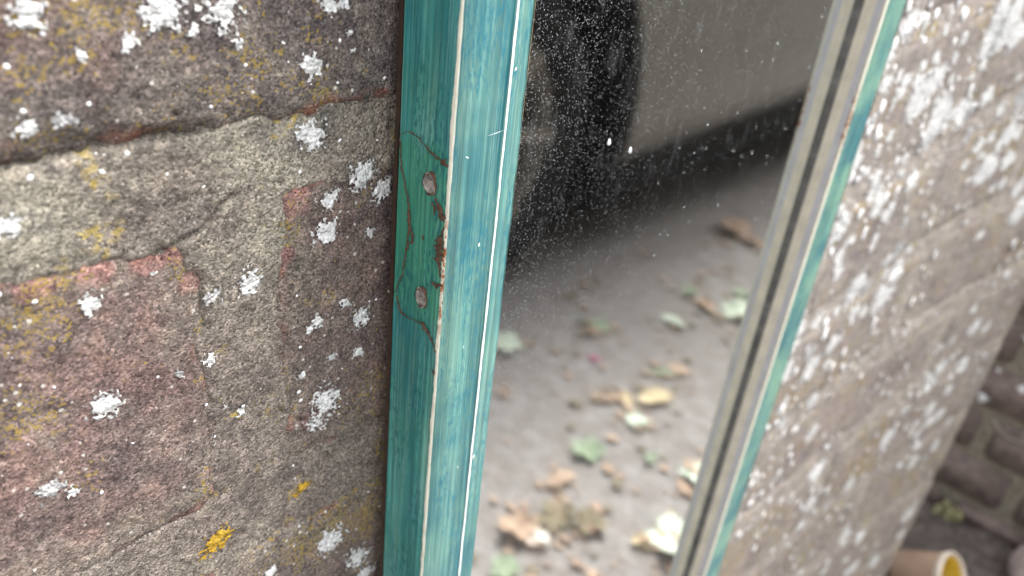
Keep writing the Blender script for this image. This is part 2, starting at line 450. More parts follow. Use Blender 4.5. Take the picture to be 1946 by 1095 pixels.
for b in bricks:
    x_ = axis(b.x0 - 0.003, b.x1 + 0.003, XZ, 0.012); z_ = axis(b.z0 - 0.003, b.z1 + 0.003 + float(lift(b.x1)), ZZ, 0.012)
    X_, Z_ = np.meshgrid(x_, z_, indexing='ij')
    hb, d = b.height(X_, Z_)
    V = np.stack([X_, -(bulge(X_) + hb), Z_], -1).reshape(-1, 3)
    dq = np.minimum(np.minimum(d[:-1, :-1], d[1:, :-1]), np.minimum(d[:-1, 1:], d[1:, 1:]))
    F = grid_faces(len(x_), len(z_), dq < 0.0015)
    nz_ = fbm(X_ * 75 + b.seed, Z_ * 75, 61, 4, 0.6)
    edge = (sm(-0.0035, -0.0008, d) * (sm(0.05, 0.22, fbm(X_ * 150 + 5, Z_ * 150, 53, 3)) * (0.0 if b.x0 > 0.1 else 1.0))).ravel()
    far = 0.012 if b.x1 > 0.34 else 0.0035
    smear = (sm(-0.011 - far, 0.0005, d + (0.012 + far) * nz_) * (1 - 0.5 * edge.reshape(d.shape)) * (1.15 if b.x1 > 0.34 else (0.35 if b.z0 > 0.645 else 0.8))).ravel()
    pk = pink(X_, Z_).ravel()
    V, F, edge, smear, pk = compact(V, F, edge, smear, pk)
    o = np_obj('brick', V, F[:, ::-1], M_brick, attr={'edge': edge, 'smear': smear * (1 - pk), 'pink': pk, 'film': np.full(len(V), 1.0 if b.x1 > 0.34 else (0.25 if b.z1 < 0.65 else 0.0)), 'far': np.full(len(V), 1.0 if b.x1 > 0.34 else 0.0)})
    wchild(o); o.color = (*b.tint, 1)

# lichen crusts growing on the wall: each a thin ragged crust of its own
def lichen(x, z, r, mat, seed, step, thick=0.00045, rag=0.75, elong=1.0, ang=0.0, dens=1.0):
    n = int(2 * r * 1.7 / step) + 2
    a = np.linspace(-r * 1.7, r * 1.7, n)
    U, Wv = np.meshgrid(a, a, indexing='ij')
    ca, sa = math.cos(ang), math.sin(ang)
    Ur, Wr = (U * ca + Wv * sa) / elong, (-U * sa + Wv * ca)
    q = np.sqrt(Ur ** 2 + Wr ** 2) / r
    f = 1.0 - q + rag * fbm(U / r * 1.1 + seed * 3.7, Wv / r * 1.1 + seed, 90, 3, 0.6) + 0.30 * dens * vn(U / 0.0008 + seed, Wv / 0.0008, 95) * np.clip(q + 0.15, 0, 1.2) + 0.55 * vn(U / 0.00042, Wv / 0.00042 + seed, 96) * (0.6 + 0.35 * q)
    X_, Z_ = x + U, z + Wv
    fq = np.minimum(np.minimum(f[:-1, :-1], f[1:, :-1]), np.minimum(f[:-1, 1:], f[1:, 1:]))
    keep = fq > 0.12
    if keep.sum() < 3: return None
    s = surf(X_.ravel(), Z_.ravel()).reshape(X_.shape)
    hh = s + 0.00003 + thick * (np.clip(f * 1.6, 0, 1) ** 0.7) * (0.75 + 0.45 * vn(U / 0.0008 + 3, Wv / 0.0008 + seed, 97))
    V = np.stack([X_, -hh, Z_], -1).reshape(-1, 3)
    F = grid_faces(n, n, keep)
    V, F, core = compact(V, F, sm(-0.15 if x > 0.3 else 0.06, 0.20 if x > 0.3 else 0.50, f).ravel())
    return wchild(np_obj('lichen_patch', V, F[:, ::-1], mat, attr={'core': core}))

WHITE = [(0.0380,0.6727,0.0028),(0.0566,0.6721,0.0039),(0.0548,0.6709,0.0022),(0.0662,0.6715,0.0035),(0.0610,0.6685,0.0014),(0.0507,0.6675,0.0017),(0.0438,0.6662,0.0012),(0.0686,0.6658,0.0011),(0.0829,0.6607,0.0025),(0.0832,0.6476,0.0040),(0.0867,0.6712,0.0022),(0.0899,0.6714,0.0014),(0.0909,0.6661,0.0008),(0.0917,0.6628,0.0007),(0.0620,0.6718,0.0007),(0.0956,0.6372,0.0039),(0.1010,0.6324,0.0033),(0.0872,0.6332,0.0027),(0.0865,0.6263,0.0034),(0.0692,0.6196,0.0034),(0.0397,0.6253,0.0022),(0.0394,0.6044,0.0032),(0.0914,0.6076,0.0018),(0.0958,0.6022,0.0028),(0.0845,0.6051,0.0019),(0.0822,0.6038,0.0012),(0.0596,0.6055,0.0016),(0.0953,0.5928,0.0017),(0.0865,0.5821,0.0044),(0.0843,0.5770,0.0026),(0.0657,0.5897,0.0015),(0.0874,0.5361,0.0045),(0.0966,0.5240,0.0037),(0.0990,0.5158,0.0035),(0.0315,0.5884,0.0013),(0.0351,0.6568,0.0017),(0.0308,0.6421,0.0022),(0.0703,0.5378,0.0018),(0.0803,0.5925,0.0011),(0.0981,0.6232,0.0014),(0.0768,0.6655,0.0005),(0.0510,0.6277,0.0007),(0.0615,0.5929,0.0007)]
for i, (x, z, r) in enumerate(WHITE):
    lichen(x, z, r, M_white, i * 1.31, 0.00022, thick=0.0005 if r > 0.0015 else 0.0008, rag=0.30)
for i, (x, z, r) in enumerate([(0.0604,0.6190,0.0025),(0.0284,0.5903,0.0022),(0.0400,0.6570,0.0019),(0.0532,0.6052,0.0013),(0.0882,0.5943,0.0013)]):
    lichen(x, z, r, M_grey, 70 + i * 1.7, 0.00028, rag=0.9)
lichen(0.0578, 0.5566, 0.0029, M_yellow, 31.0, 0.00028, 0.0006, 0.6, 1.7, 0.35)
lichen(0.0800, 0.5594, 0.0017, M_yellow, 35.0, 0.00028, 0.0006, 0.6, 1.5, 0.6)
BIG = [(0.5418,0.6390,0.012),(0.4357,0.5565,0.006),(0.4043,0.5539,0.006),(0.4676,0.5634,0.006),(0.4660,0.5443,0.005),(0.4279,0.5097,0.007),(0.4622,0.4057,0.009),(0.4610,0.4356,0.006),(0.4862,0.4675,0.007),(0.4288,0.4030,0.007),(0.5270,0.2767,0.010),(0.5235,0.2557,0.008),(0.5178,0.6223,0.006),(0.4793,0.6370,0.005),(0.4283,0.6458,0.004),(0.4661,0.6199,0.004),(0.5651,0.5908,0.006),(0.6157,0.4945,0.006),(0.6904,0.3625,0.011),(0.6771,0.4029,0.010),(0.6842,0.3368,0.008)]
for i, (x, z, r) in enumerate(BIG):
    lichen(x, z, r * 1.1, M_white, 100 + i * 1.9, 0.0008, 0.0005, 0.5)
cnt = 0
for i in range(600):
    x = rs.uniform(0.335, 0.735); z = 0.66 - 0.62 * rs.uniform(0, 1)
    if z < 0.60 - 1.5 * (x - 0.30) and rs.uniform() < 0.6: continue
    if fbm(np.array([x * 14]), np.array([z * 14]), 201, 2)[0] + rs.uniform(-0.25, 0.25) < 0.0: continue
    lichen(x, z, 0.0045 + 0.0110 * rs.uniform() ** 1.9, M_white if rs.uniform() < 0.93 else M_grey, 200 + i * 0.77, 0.0008, 0.0004, 0.5)
    cnt += 1
    if cnt >= 225: break

# the finest lichen specks, past counting: one part
bm = bmesh.new()
px_, pz_ = rs.uniform(0.335, 0.735, 2600), 0.66 - 0.64 * rs.uniform(0, 1, 2600)
ok = fbm(px_ * 16, pz_ * 16, 221, 2) + rs.uniform(-0.3, 0.3, 2600) > -0.02
px_, pz_ = px_[ok], pz_[ok]; sh_ = surf(px_, pz_)
lx_, lz_ = rs.uniform(0.015, 0.105, 260), rs.uniform(0.51, 0.68, 260)
lk_ = fbm(lx_ * 40, lz_ * 40, 231, 2) + rs.uniform(-0.35, 0.35, 260) > 0.12
lx_, lz_ = lx_[lk_], lz_[lk_]
for x, z, s_ in zip(lx_, lz_, surf(lx_, lz_)):
    r = 0.00012 + 0.00040 * rs.uniform() ** 2.5
    bmesh.ops.create_icosphere(bm, subdivisions=1, radius=1.0, matrix=Matrix.Translation((x, -s_, z)) @ Matrix.Rotation(rs.uniform(0, 3), 4, 'Y') @ Matrix.Diagonal((r, r * 0.4, r * rs.uniform(0.5, 1.4), 1)))
for x, z, s_ in zip(px_, pz_, sh_):
    r = 0.0010 + 0.0042 * rs.uniform() ** 2.2
    bmesh.ops.create_icosphere(bm, subdivisions=1, radius=1.0, matrix=Matrix.Translation((x, -s_, z)) @ Matrix.Rotation(rs.uniform(0, 3), 4, 'Y') @ Matrix.Diagonal((r, 0.0002, r * rs.uniform(0.6, 1.3), 1)))
o = wchild(bm_obj('lichen_specks', bm, M_speck, None, True)); o['kind'] = 'stuff'

# ------------------------------------------------------------------ ground
def ground_material():
    t = NT('grey_concrete_ground')
    n1 = t.noise(3.0, 5, 0.6); n2 = t.noise(34, 3, 0.6); n3 = t.noise(110, 2, 0.5)
    c = t.ramp(n1, [(0.3, (0.27, 0.250, 0.245)), (0.7, (0.345, 0.323, 0.318))])
    c = t.mix(t.ramp(n2, [(0.40, 0.6), (0.62, 0.0)]), c, (0.19, 0.16, 0.14))
    c = t.mix(t.ramp(n3, [(0.40, 0.5), (0.60, 0.0)]), c, (0.14, 0.13, 0.125))
    t.bsdf(c, 0.9, t.bump(n3, 0.5, 0.002), spec=0.25)
    return t.m
gx = axis(-100, 100, [(-0.5, 2.4, 0.03)], 12.0); gy = axis(-100, 100, [(-1.2, 0.4, 0.03)], 12.0)
GX, GY = np.meshgrid(gx, gy, indexing='ij')
near = ((np.abs(GX - 0.9) < 1.6) & (np.abs(GY + 0.4) < 0.9))
GZ = np.where(near, 0.0022 * fbm(GX * 9, GY * 9, 301, 3) - 0.0022, 0.0)
V = np.stack([GX, GY, GZ], -1).reshape(-1, 3)
ground = np_obj('ground', V, grid_faces(len(gx), len(gy)), ground_material()); ground['kind'] = 'structure'

xs_, ys_ = np.linspace(0.772, 1.02, 40), np.linspace(-0.195, 0.25, 60)
SX, SY = np.meshgrid(xs_, ys_, indexing='ij')
SZ = 0.006 + 0.004 * fbm(SX * 40, SY * 40, 311, 4) - 0.012 * sm(-0.165 + 0.0 * SY, -0.195, SY + 0.012 * fbm(SX * 30, SY * 30, 313, 3))
soil = np_obj('soil', np.stack([SX, SY, SZ], -1).reshape(-1, 3), grid_faces(40, 60), simple('brown_dusty_soil', (0.15, 0.125, 0.11), 0.95, 90, 0.5, 0.8, 0.003)); soil['kind'] = 'structure'

# ------------------------------------------------------------------ framed mirror
ALPHA = math.radians(0.8)
ML, MX0, MX1, MD = 0.862, 0.1012, 0.3345, 0.0161
base_y = -0.0005 - 0.86 * math.sin(ALPHA)
mirror = empty('framed_mirror', (0, base_y, 0.0002), 'tall mirror in a streaky teal painted frame leaning on the brick wall', 'mirror')
mirror.rotation_euler = (-ALPHA, 0, 0)
# children are modelled in the mirror's own axes: x along the wall, -y out of the wall, z up
def teal_material():
    t = NT('streaky_teal_paint')
    fine = t.noise(1.0, 3, 0.6, t.mp((2600, 2600, 22)))
    mid = t.noise(1.0, 4, 0.6, t.mp((820, 820, 11), loc=(3, 7, 1)))
    wide = t.noise(1.0, 4, 0.6, t.mp((170, 170, 26), loc=(1, 2, 3)))
    hue = t.noise(1.0, 3, 0.5, t.mp((60, 60, 16), loc=(8, 3, 2)))
    at = t.attr('side')
    front = t.ramp(wide, [(0.28, (0.024, 0.118, 0.145)), (0.50, (0.078, 0.200, 0.196)), (0.74, (0.16, 0.285, 0.250))])
    side = t.ramp(wide, [(0.28, (0.016, 0.128, 0.150)), (0.50, (0.058, 0.262, 0.232)), (0.74, (0.17, 0.40, 0.33))])
    side = t.mix(t.ramp(hue, [(0.42, 0.0), (0.6, 0.55)]), side, (0.014, 0.125, 0.135))
    # the mended stretch round the nail holes was touched up in a greener paint
    z = t.sepx()[2]
    edge_n = t.math('MULTIPLY', t.math('SUBTRACT', t.noise(1.0, 2, 0.5, t.mp((500, 500, 60))), 0.5), 0.010)
    zz = t.math('ADD', z, edge_n)
    pm = t.math('MULTIPLY', t.ramp(t.math('SUBTRACT', zz, 0.0), [(0.6045, 0.0), (0.6075, 1.0)]), t.ramp(zz, [(0.6445, 1.0), (0.6468, 0.0)]))
    side = t.mix(t.math('MULTIPLY', pm, 0.75), side, (0.040, 0.245, 0.140))
    c = t.mix(at.outputs['Fac'], front, side)
    yg = t.math('MULTIPLY', t.ramp(t.noise(1.0, 3, 0.5, t.mp((30, 30, 46), loc=(3, 9, 4))), [(0.44, 0.0), (0.60, 0.8)]), t.ramp(t.sepx()[0], [(0.12, 0.4), (0.30, 1.0)]))
    c = t.mix(yg, c, t.mix(at.outputs['Fac'], (0.22, 0.38, 0.27), (0.05, 0.22, 0.13)))
    st = t.ramp(mid, [(0.30, 0.52), (0.5, 1.0), (0.70, 1.50)])
    c = t.mix(0.9, c, st, 'MULTIPLY')
    c = t.mix(t.ramp(fine, [(0.54, 0.0), (0.70, 0.50)]), c, (0.28, 0.44, 0.37))
    c = t.mix(t.ramp(fine, [(0.32, 0.70), (0.46, 0.0)]), c, (0.01, 0.15, 0.17))
    # short dark stippled brush marks
    sp = t.noise(1.0, 4, 0.7, t.mp((1500, 1500, 420), loc=(4, 1, 6)))
    sc = t.ramp(t.noise(1.0, 3, 0.5, t.mp((190, 190, 38), loc=(2, 6, 5))), [(0.40, 0.0), (0.58, 1.0)])
    c = t.mix(t.math('MULTIPLY', t.ramp(sp, [(0.48, 0.0), (0.58, 0.80)]), sc), c, t.mix(at.outputs['Fac'], (0.030, 0.165, 0.215), (0.010, 0.10, 0.12)))
    # specks of chipped pale gesso
    v = t.voro(1.0, t.mp((260, 260, 130)))
    chip = t.math('MULTIPLY', t.math('LESS_THAN', v.outputs['Distance'], 0.07), t.math('GREATER_THAN', t.sepx(v.outputs['Color'])[0], 0.80))
    c = t.mix(chip, c, (0.66, 0.70, 0.62))
    b1 = t.bump(mid, 0.25, 0.0004); b2 = t.bump(fine, 0.2, 0.0003, b1)
    t.bsdf(c, t.ramp(fine, [(0.3, 0.34), (0.7, 0.48)]), b2, spec=0.4)
    return t.m
def worn_material():
    t = NT('worn_white_gesso_edge')
    n = t.noise(1.0, 4, 0.65, t.mp((700, 700, 260)))
    c = t.ramp(n, [(0.30, (0.55, 0.52, 0.42)), (0.5, (0.68, 0.66, 0.54)), (1.0, (0.76, 0.75, 0.66))])
    z = t.sepx()[2]
    zm = t.math('MULTIPLY', t.ramp(z, [(0.603, 0.0), (0.611, 1.0)]), t.ramp(z, [(0.628, 1.0), (0.636, 0.0)]))
    rust = t.ramp(t.noise(1.0, 4, 0.7, t.mp((900, 900, 420), loc=(1, 1, 1))), [(0.48, 0.0), (0.54, 1.0)])
    c = t.mix(t.math('MULTIPLY', rust, zm), c, (0.30, 0.10, 0.03))
    t2 = t.ramp(t.noise(1.0, 4, 0.7, t.mp((900, 900, 300), loc=(5, 1, 3))), [(0.62, 0.0), (0.68, 0.8)])
    c = t.mix(t.math('MULTIPLY', t2, t.ramp(z, [(0.604, 1.0), (0.606, 0.0)])), c, (0.22, 0.17, 0.12))
    t.bsdf(c, 0.65, t.bump(n, 0.5, 0.0003), spec=0.3)
    return t.m
M_teal, M_worn = teal_material(), worn_material()
M_lip = simple('beige_bare_lip', (0.74, 0.68, 0.54), 0.55, 90, 0.15, 0.3, 0.0004)
M_lipgrey = simple('grey_undercoat', (0.56, 0.56, 0.57), 0.45, 80, 0.15)
M_rabbet = simple('dark_grey_rabbet', (0.14, 0.135, 0.125), 0.6, 130, 0.5, 0.3, 0.0005)
M_board = simple('brown_board_shade_darkened', (0.035, 0.018, 0.010), 0.8, 200, 0.4, 0.3, 0.0005)  # brown deepened to imitate the shadow between frame and wall
M_brown = simple('brown_bared_wood', (0.105, 0.058, 0.036), 0.85, 900, 0.5, 0.6, 0.0004)
M_filler = simple('grey_wood_filler', (0.30, 0.27, 0.24), 0.8, 520, 0.75, 0.9, 0.0006)
M_tan = simple('tan_line', (0.36, 0.26, 0.14), 0.7, 500, 0.3)

def strip(name, a, b, zz, mat, parent, mir=None, attr=None):
    """ribbon between two profile polylines a(z), b(z) -> arrays (n,3)"""
    V = np.concatenate([a, b]); n = len(zz)
    i = np.arange(n - 1)
    F = np.stack([i, i + 1, n + i + 1, n + i], -1)
    return np_obj(name, V, F, mat, parent, True, attr)

def moulding(xo, xi, along):
    """a length of moulding: outer edge xo, inner edge xi; upright when along='z', else lying ('top'/'bottom').
    u = across (outer -> inner), l = along, n = out of the wall; mitred ends."""
    width = abs(xi - xo); sgn = 1 if xi > xo else -1
    L0, L1 = (0.0, ML) if along == 'z' else (MX0, MX1)
    lz = axis(L0, L1, [(0.49, 0.69, 0.0008)] if along == 'z' and sgn > 0 else [(0.33, 0.69, 0.003)] if along == 'z' else [], 0.02)
    r = 0.0006
    prof = [(0.0, 0.0009, 1), (0.00012, MD * 0.35, 1), (0.0001, MD * 0.7, 1), (0.0, MD - r, 1), (r, MD, 0), (width * 0.35, MD + 0.0001, 0), (width * 0.70, MD, 0), (width - 0.0004, MD - 0.0003, 0), (width, MD - 0.0008, 0)]
    P, sd = [], []
    for (u, n, s) in prof:
        wob = 0.00010 * fbm(lz * 160 + u * 900, lz * 0 + n * 700, 401, 3) + (0.00022 * vn(lz * 26, lz * 0 + 1, 405) if s == 0 else 0)
        l = lz.copy()
        lm = L0 + u + (l - L0) / (L1 - L0) * (L1 - L0 - 2 * u)       # mitre
        if along == 'z':
            P.append(np.stack([xo + sgn * u + 0 * lz + (wob if s else 0), -(n + 0 * lz + (0 if s else wob)), lm], -1))
        else:
            P.append(np.stack([lm, -(n + 0 * lz + (0 if s else wob)), xo + sgn * u + 0 * lz + (wob if s else 0)], -1))
        sd.append(np.full(len(lz), float(s)))
    V = np.concatenate(P); n = len(lz)
    Fs = []
    for q in range(len(prof) - 1):
        i = np.arange(n - 1) + q * n
        Fs.append(np.stack([i, i + 1, i + n + 1, i + n], -1))
    F = np.concatenate(Fs)
    # sharp change of attribute between side and front happens under the worn edge
    o = np_obj('moulding', V, F, M_teal, mirror, True, {'side': np.concatenate(sd)})
    def pt(u, nn, jit=0.0, seed=0, fr=300):
        uu = u + 0 * lz + (jit * (fbm(lz * fr, lz * 0, 500 + seed, 3, 0.7)) if jit else 0)
        lm = L0 + u + (lz - L0) / (L1 - L0) * (L1 - L0 - 2 * u)
        return (np.stack([xo + sgn * uu, -(nn + 0 * lz), lm], -1) if along == 'z' else np.stack([lm, -(nn + 0 * lz), xo + sgn * uu], -1))
    # worn white ridge: a rounded-over corner standing a hair proud of the paint
    a = pt(-0.00008, 0, 0, 1); b = pt(0.0005, MD + 0.0003, 0.00005, 2)
    wv = 0.00040 + 0.00040 * fbm(lz * 330, lz * 0 + 2, 503, 4, 0.65) + 0.0004 * np.clip(vn(lz * 60, lz * 0 + 4, 505), 0, 1)
    nn = MD - np.clip(wv, 0.00010, 0.002)
    a[:, 1] = -nn
    b2 = pt(0.00035 + 0.0, MD + 0.00030); b2w = 0.00032 + 0.00012 * fbm(lz * 300, lz * 0, 509, 3)
    if along == 'z': b2[:, 0] = xo + sgn * b2w
    else: b2[:, 2] = xo + sgn * b2w
    b2[:, 1] = -(MD + 0.00026)
    m_ = pt(-0.00010, MD + 0.0001)
    V = np.concatenate([a, m_, b2]); i = np.arange(n - 1)
    F = np.concatenate([np.stack([i, i + 1, n + i + 1, n + i], -1), np.stack([n + i, n + i + 1, 2 * n + i + 1, 2 * n + i], -1)])
    np_obj('worn_edge', V, F, M_worn, o)
    return o, pt, lz

XI_L, XI_R = 0.1216, 0.3126
def finish_inner(o, pt, width, lip_grey, lip_mat_line):
    nG, nB = 0.0087, 0.0068
    e = width
    def ribbon(nm, u0, n0, u1, n1, mat, j=0.0):
        a, b = pt(u0, n0), pt(u1, n1)
        lz = np.arange(len(a)); strip(nm, a, b, lz, mat, o)
    if lip_mat_line[1] is M_worn:
        ribbon(lip_mat_line[0], e - 0.0019, MD + 0.00032, e + 0.0001, MD + 0.00022, lip_mat_line[1]); ribbon('lip_corner', e + 0.0001, MD + 0.00022, e + 0.00012, MD - 0.0008, M_worn)
    else: ribbon(lip_mat_line[0], e - 0.0006, MD - 0.00025, e + 0.00012, MD - 0.0008, lip_mat_line[1])
    ribbon('lip_face', e + 0.0001, MD - 0.0008, e + 0.0001, 0.0129, lip_grey)
    ribbon('bare_lip', e + 0.0001, 0.0129, e + 0.0002, nG, M_lip)
    ribbon('rabbet', e + 0.0002, nG, e + 0.0003, nB - 0.0002, M_rabbet)  # dark grey strip between the bare lip and the glass
    ribbon('lip_seam', e - 0.0001, 0.01285, e - 0.0002, 0.0126, M_worn)

mouldL, ptL, lzL = moulding(MX0, XI_L, 'z')
finish_inner(mouldL, ptL, XI_L - MX0, M_lipgrey, ('inner_edge', M_tan))
mouldR, ptR, lzR = moulding(MX1, XI_R, 'z')
finish_inner(mouldR, ptR, MX1 - XI_R, M_lipgrey, ('inner_edge', M_worn))
mouldT, ptT, lzT = moulding(ML, ML - 0.0194, 'x'); finish_inner(mouldT, ptT, 0.0194, M_lipgrey, ('inner_edge', M_worn))
mouldB, ptB, lzB = moulding(0.0, 0.0194, 'x'); finish_inner(mouldB, ptB, 0.0194, M_lipgrey, ('inner_edge', M_worn))

# white scratch line running down the left moulding's face
zz = axis(0.02, 0.84, [(0.49, 0.69, 0.0007)], 0.02)
lw = 0.00030 + 0.00010 * fbm(zz * 420, zz * 0, 601, 3); wob = 0.00013 * fbm(zz * 120, zz * 0 + 3, 603, 3)
lc = 0.1155 + wob
V = np.concatenate([np.stack([lc - lw, 0 * zz - (MD + 0.00036), zz], -1), np.stack([lc, 0 * zz - (MD + 0.00046), zz], -1), np.stack([lc + lw, 0 * zz - (MD + 0.00036), zz], -1)])
n = len(zz); i = np.arange(n - 1)
M_line = simple('white_line_paint', (0.84, 0.86, 0.82), 0.6, 300, 0.08)
np_obj('white_line', V, np.concatenate([np.stack([i, i + 1, n + i + 1, n + i], -1), np.stack([n + i, n + i + 1, 2 * n + i + 1, 2 * n + i], -1)]), M_line, mouldL)

# nail holes in the left side: filled, sunken ovals with a raised rim
def nail_hole(y, z, ry, rz, tail=0.0):
    bm = bmesh.new(); N = 28; rings = []
    for (f, dep) in ((1.02, -0.00012), (0.96, -0.00022), (0.84, 0.00004), (0.6, 0.00014), (0.25, 0.00002)):
        ring = []
        for k in range(N):
            a = 2 * math.pi * k / N
            q = f * (1 + 0.10 * math.sin(3 * a + z * 900) + 0.06 * math.sin(5 * a + 1.3))
            jy, jz = ry * q * math.cos(a), rz * q * math.sin(a)
            if math.sin(a) < -0.8: jz -= tail * f
            ring.append(bm.verts.new((MX0 - 0.00022 + dep + 0.00012 * math.sin(k * 2.3) * (f < 0.8), y + jy + 0.12 * jz, z + jz)))
        rings.append(ring)
    for a, b in zip(rings[:-1], rings[1:]):
        for k in range(N): bm.faces.new((a[k], a[(k + 1) % N], b[(k + 1) % N], b[k]))
    bm.faces.new(rings[-1])
    bm_obj('nail_hole', bm, M_filler, mouldL, True)
    bm = bmesh.new(); rings = []
    for f, dep in ((1.26, 0.0001), (1.12, -0.00012), (0.98, -0.00030)):      # torn dark rim of paint round the hole
        rings.append([bm.verts.new((MX0 - 0.00012 + dep, y + ry * f * (1 + 0.12 * math.sin(3 * a + 2) + 0.08 * math.sin(7 * a + f * 9)) * math.cos(a), z + rz * f * (1 + 0.10 * math.sin(4 * a)) * math.sin(a))) for a in (2 * math.pi * k / N for k in range(N))])
    for a, b in zip(rings[:-1], rings[1:]):
        for k in range(N): bm.faces.new((a[k], a[(k + 1) % N], b[(k + 1) % N], b[k]))
    bm_obj('hole_rim', bm, M_brown, mouldL, True)
nail_hole(-0.0107, 0.6386, 0.0017, 0.0021)
nail_hole(-0.0101, 0.6121, 0.0016, 0.0021, 0.0006)
for (y, z, s) in ((-0.0108, 0.6400, 0.0011), (-0.0101, 0.6137, 0.0009)):  # dark plugs imitating the shade in the top of each hole
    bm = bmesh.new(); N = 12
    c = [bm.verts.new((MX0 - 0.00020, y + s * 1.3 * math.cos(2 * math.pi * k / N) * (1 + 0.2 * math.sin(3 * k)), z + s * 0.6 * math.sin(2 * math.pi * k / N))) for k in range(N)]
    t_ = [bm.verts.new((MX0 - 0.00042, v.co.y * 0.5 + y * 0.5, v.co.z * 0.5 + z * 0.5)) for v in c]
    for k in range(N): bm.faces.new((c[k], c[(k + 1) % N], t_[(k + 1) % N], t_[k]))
    bm.faces.new(t_); bm_obj('hole_shadow_plug', bm, M_rabbet, mouldL).name = 'hole_shade'

# flaked cracks round the mended stretch: ragged scabs where the paint has come off down to brown wood
def flake(pts, wid, seed, name='paint_flake'):
    pts = [np.array(p) for p in pts]
    seg = [np.linalg.norm(b - a) for a, b in zip(pts[:-1], pts[1:])]
    T = np.concatenate([[0], np.cumsum(seg)]); m = max(8, int(T[-1] / 0.00025))
    tt = np.linspace(0, T[-1], m)
    yy = np.interp(tt, T, [p[0] for p in pts]) + 0.00035 * fbm(tt * 900, tt * 0 + seed, 701, 3)
    z_ = np.interp(tt, T, [p[1] for p in pts]) + 0.0003 * fbm(tt * 900, tt * 0 + seed + 9, 703, 3)
    w = np.interp(tt / T[-1], np.linspace(0, 1, len(wid)), wid)
    dy, dz = np.gradient(yy), np.gradient(z_); L = np.hypot(dy, dz) + 1e-9
    ny, nz = -dz / L, dy / L
    wl_ = np.clip(w * (0.55 + 1.9 * fbm(tt * 2600, tt * 0 + seed, 705, 3, 0.7) + 0.7 * fbm(tt * 500, tt * 0 + seed, 715, 2)), 0.0, 1); wr_ = np.clip(w * (0.55 + 1.9 * fbm(tt * 2600, tt * 0 + seed + 5, 707, 3, 0.7) + 0.7 * fbm(tt * 500, tt * 0 + seed, 715, 2)), 0.0, 1)
    x0 = MX0 - 0.00030
    lo = np.stack([0 * tt + x0 + 0.0001, yy + ny * wl_, z_ + nz * wl_], -1); mid = np.stack([x0 - 0.00012 - 0.0002 * np.abs(fbm(tt * 3000, tt * 0, 709, 2)), yy, z_], -1); hi = np.stack([0 * tt + x0 + 0.0001, yy - ny * wr_, z_ - nz * wr_], -1)
    V = np.concatenate([lo, mid, hi]); i = np.arange(m - 1)
    F = np.concatenate([np.stack([i, i + 1, m + i + 1, m + i], -1), np.stack([m + i, m + i + 1, 2 * m + i + 1, 2 * m + i], -1)])
    return np_obj(name, V, F, M_brown, mouldL)
flake([(-0.0086, 0.6463), (-0.0110, 0.6449), (-0.0135, 0.6446), (-0.0158, 0.6440)], [0.0002, 0.0006, 0.0006, 0.0009], 1)
flake([(-0.0012, 0.6453), (-0.0022, 0.6391), (-0.0046, 0.6329), (-0.0053, 0.6275), (-0.0050, 0.6230), (-0.0039, 0.6153), (-0.0016, 0.6095)], [0.00012, 0.00022, 0.00026, 0.00045, 0.0004, 0.0002, 0.00012], 2)
flake([(-0.0060, 0.6265), (-0.0066, 0.6250), (-0.0058, 0.6232)], [0.0002, 0.0006, 0.0002], 12)
flake([(-0.0016, 0.6462), (-0.0040, 0.6476), (-0.0071, 0.6470), (-0.0080, 0.6463)], [0.00008, 0.0001, 0.00014, 0.0001], 3)
flake([(-0.0019, 0.6090), (-0.0040, 0.6052), (-0.0062, 0.6050), (-0.0085, 0.6056), (-0.0110, 0.6058)], [0.00008, 0.0004, 0.00016, 0.00012, 0.0003], 4)
flake([(-0.0108, 0.6060), (-0.0128, 0.6048), (-0.0148, 0.6028), (-0.0158, 0.6008)], [0.0003, 0.0010, 0.0009, 0.0002], 5)
flake([(-0.0157, 0.6310), (-0.0146, 0.6262), (-0.0148, 0.6228), (-0.0157, 0.6195)], [0.0002, 0.0010, 0.0011, 0.0003], 6)
flake([(-0.0157, 0.6182), (-0.0145, 0.6165), (-0.0130, 0.6172)], [0.0007, 0.0005, 0.0001], 7)
flake([(-0.0126, 0.6362), (-0.0140, 0.6345), (-0.0146, 0.6330), (-0.0157, 0.6338)], [0.0005, 0.0008, 0.0007, 0.0005], 8)
flake([(-0.0120, 0.6352), (-0.0126, 0.6338), (-0.0128, 0.6325)], [0.0003, 0.0005, 0.0001], 9)
flake([(-0.0095, 0.6266), (-0.0101, 0.6258)], [0.0003, 0.0004, 0.0002], 10)
flake([(-0.0155, 0.5960), (-0.0158, 0.5948)], [0.0006, 0.0004], 11)
# scratches on the face
def scratch(x0, z0, x1, z1, w):
    bm = bmesh.new(); y = -(MD + 0.00040)
    d = Vector((x1 - x0, 0, z1 - z0)); nrm = Vector((-d.z, 0, d.x)).normalized() * w
    a, b = Vector((x0, y, z0)), Vector((x1, y, z1)); m_ = (a + b) / 2 + Vector((0, -0.00012, 0))
    vs = [bm.verts.new(p) for p in (a, m_ - nrm, b, m_ + nrm)]; top = bm.verts.new(m_)
    for k in range(4): bm.faces.new((vs[k], vs[(k + 1) % 4], top))
    bm_obj('scratch', bm, M_line, mouldL)
scratch(0.1046, 0.6455, 0.1057, 0.6450, 0.00016); scratch(0.1102, 0.6487, 0.1152, 0.6492, 0.00007)
scratch(0.1163, 0.6608, 0.1168, 0.6617, 0.0003); scratch(0.1160, 0.5622, 0.1164, 0.5640, 0.0003); scratch(0.1088, 0.5990, 0.1089, 0.5998, 0.00012)

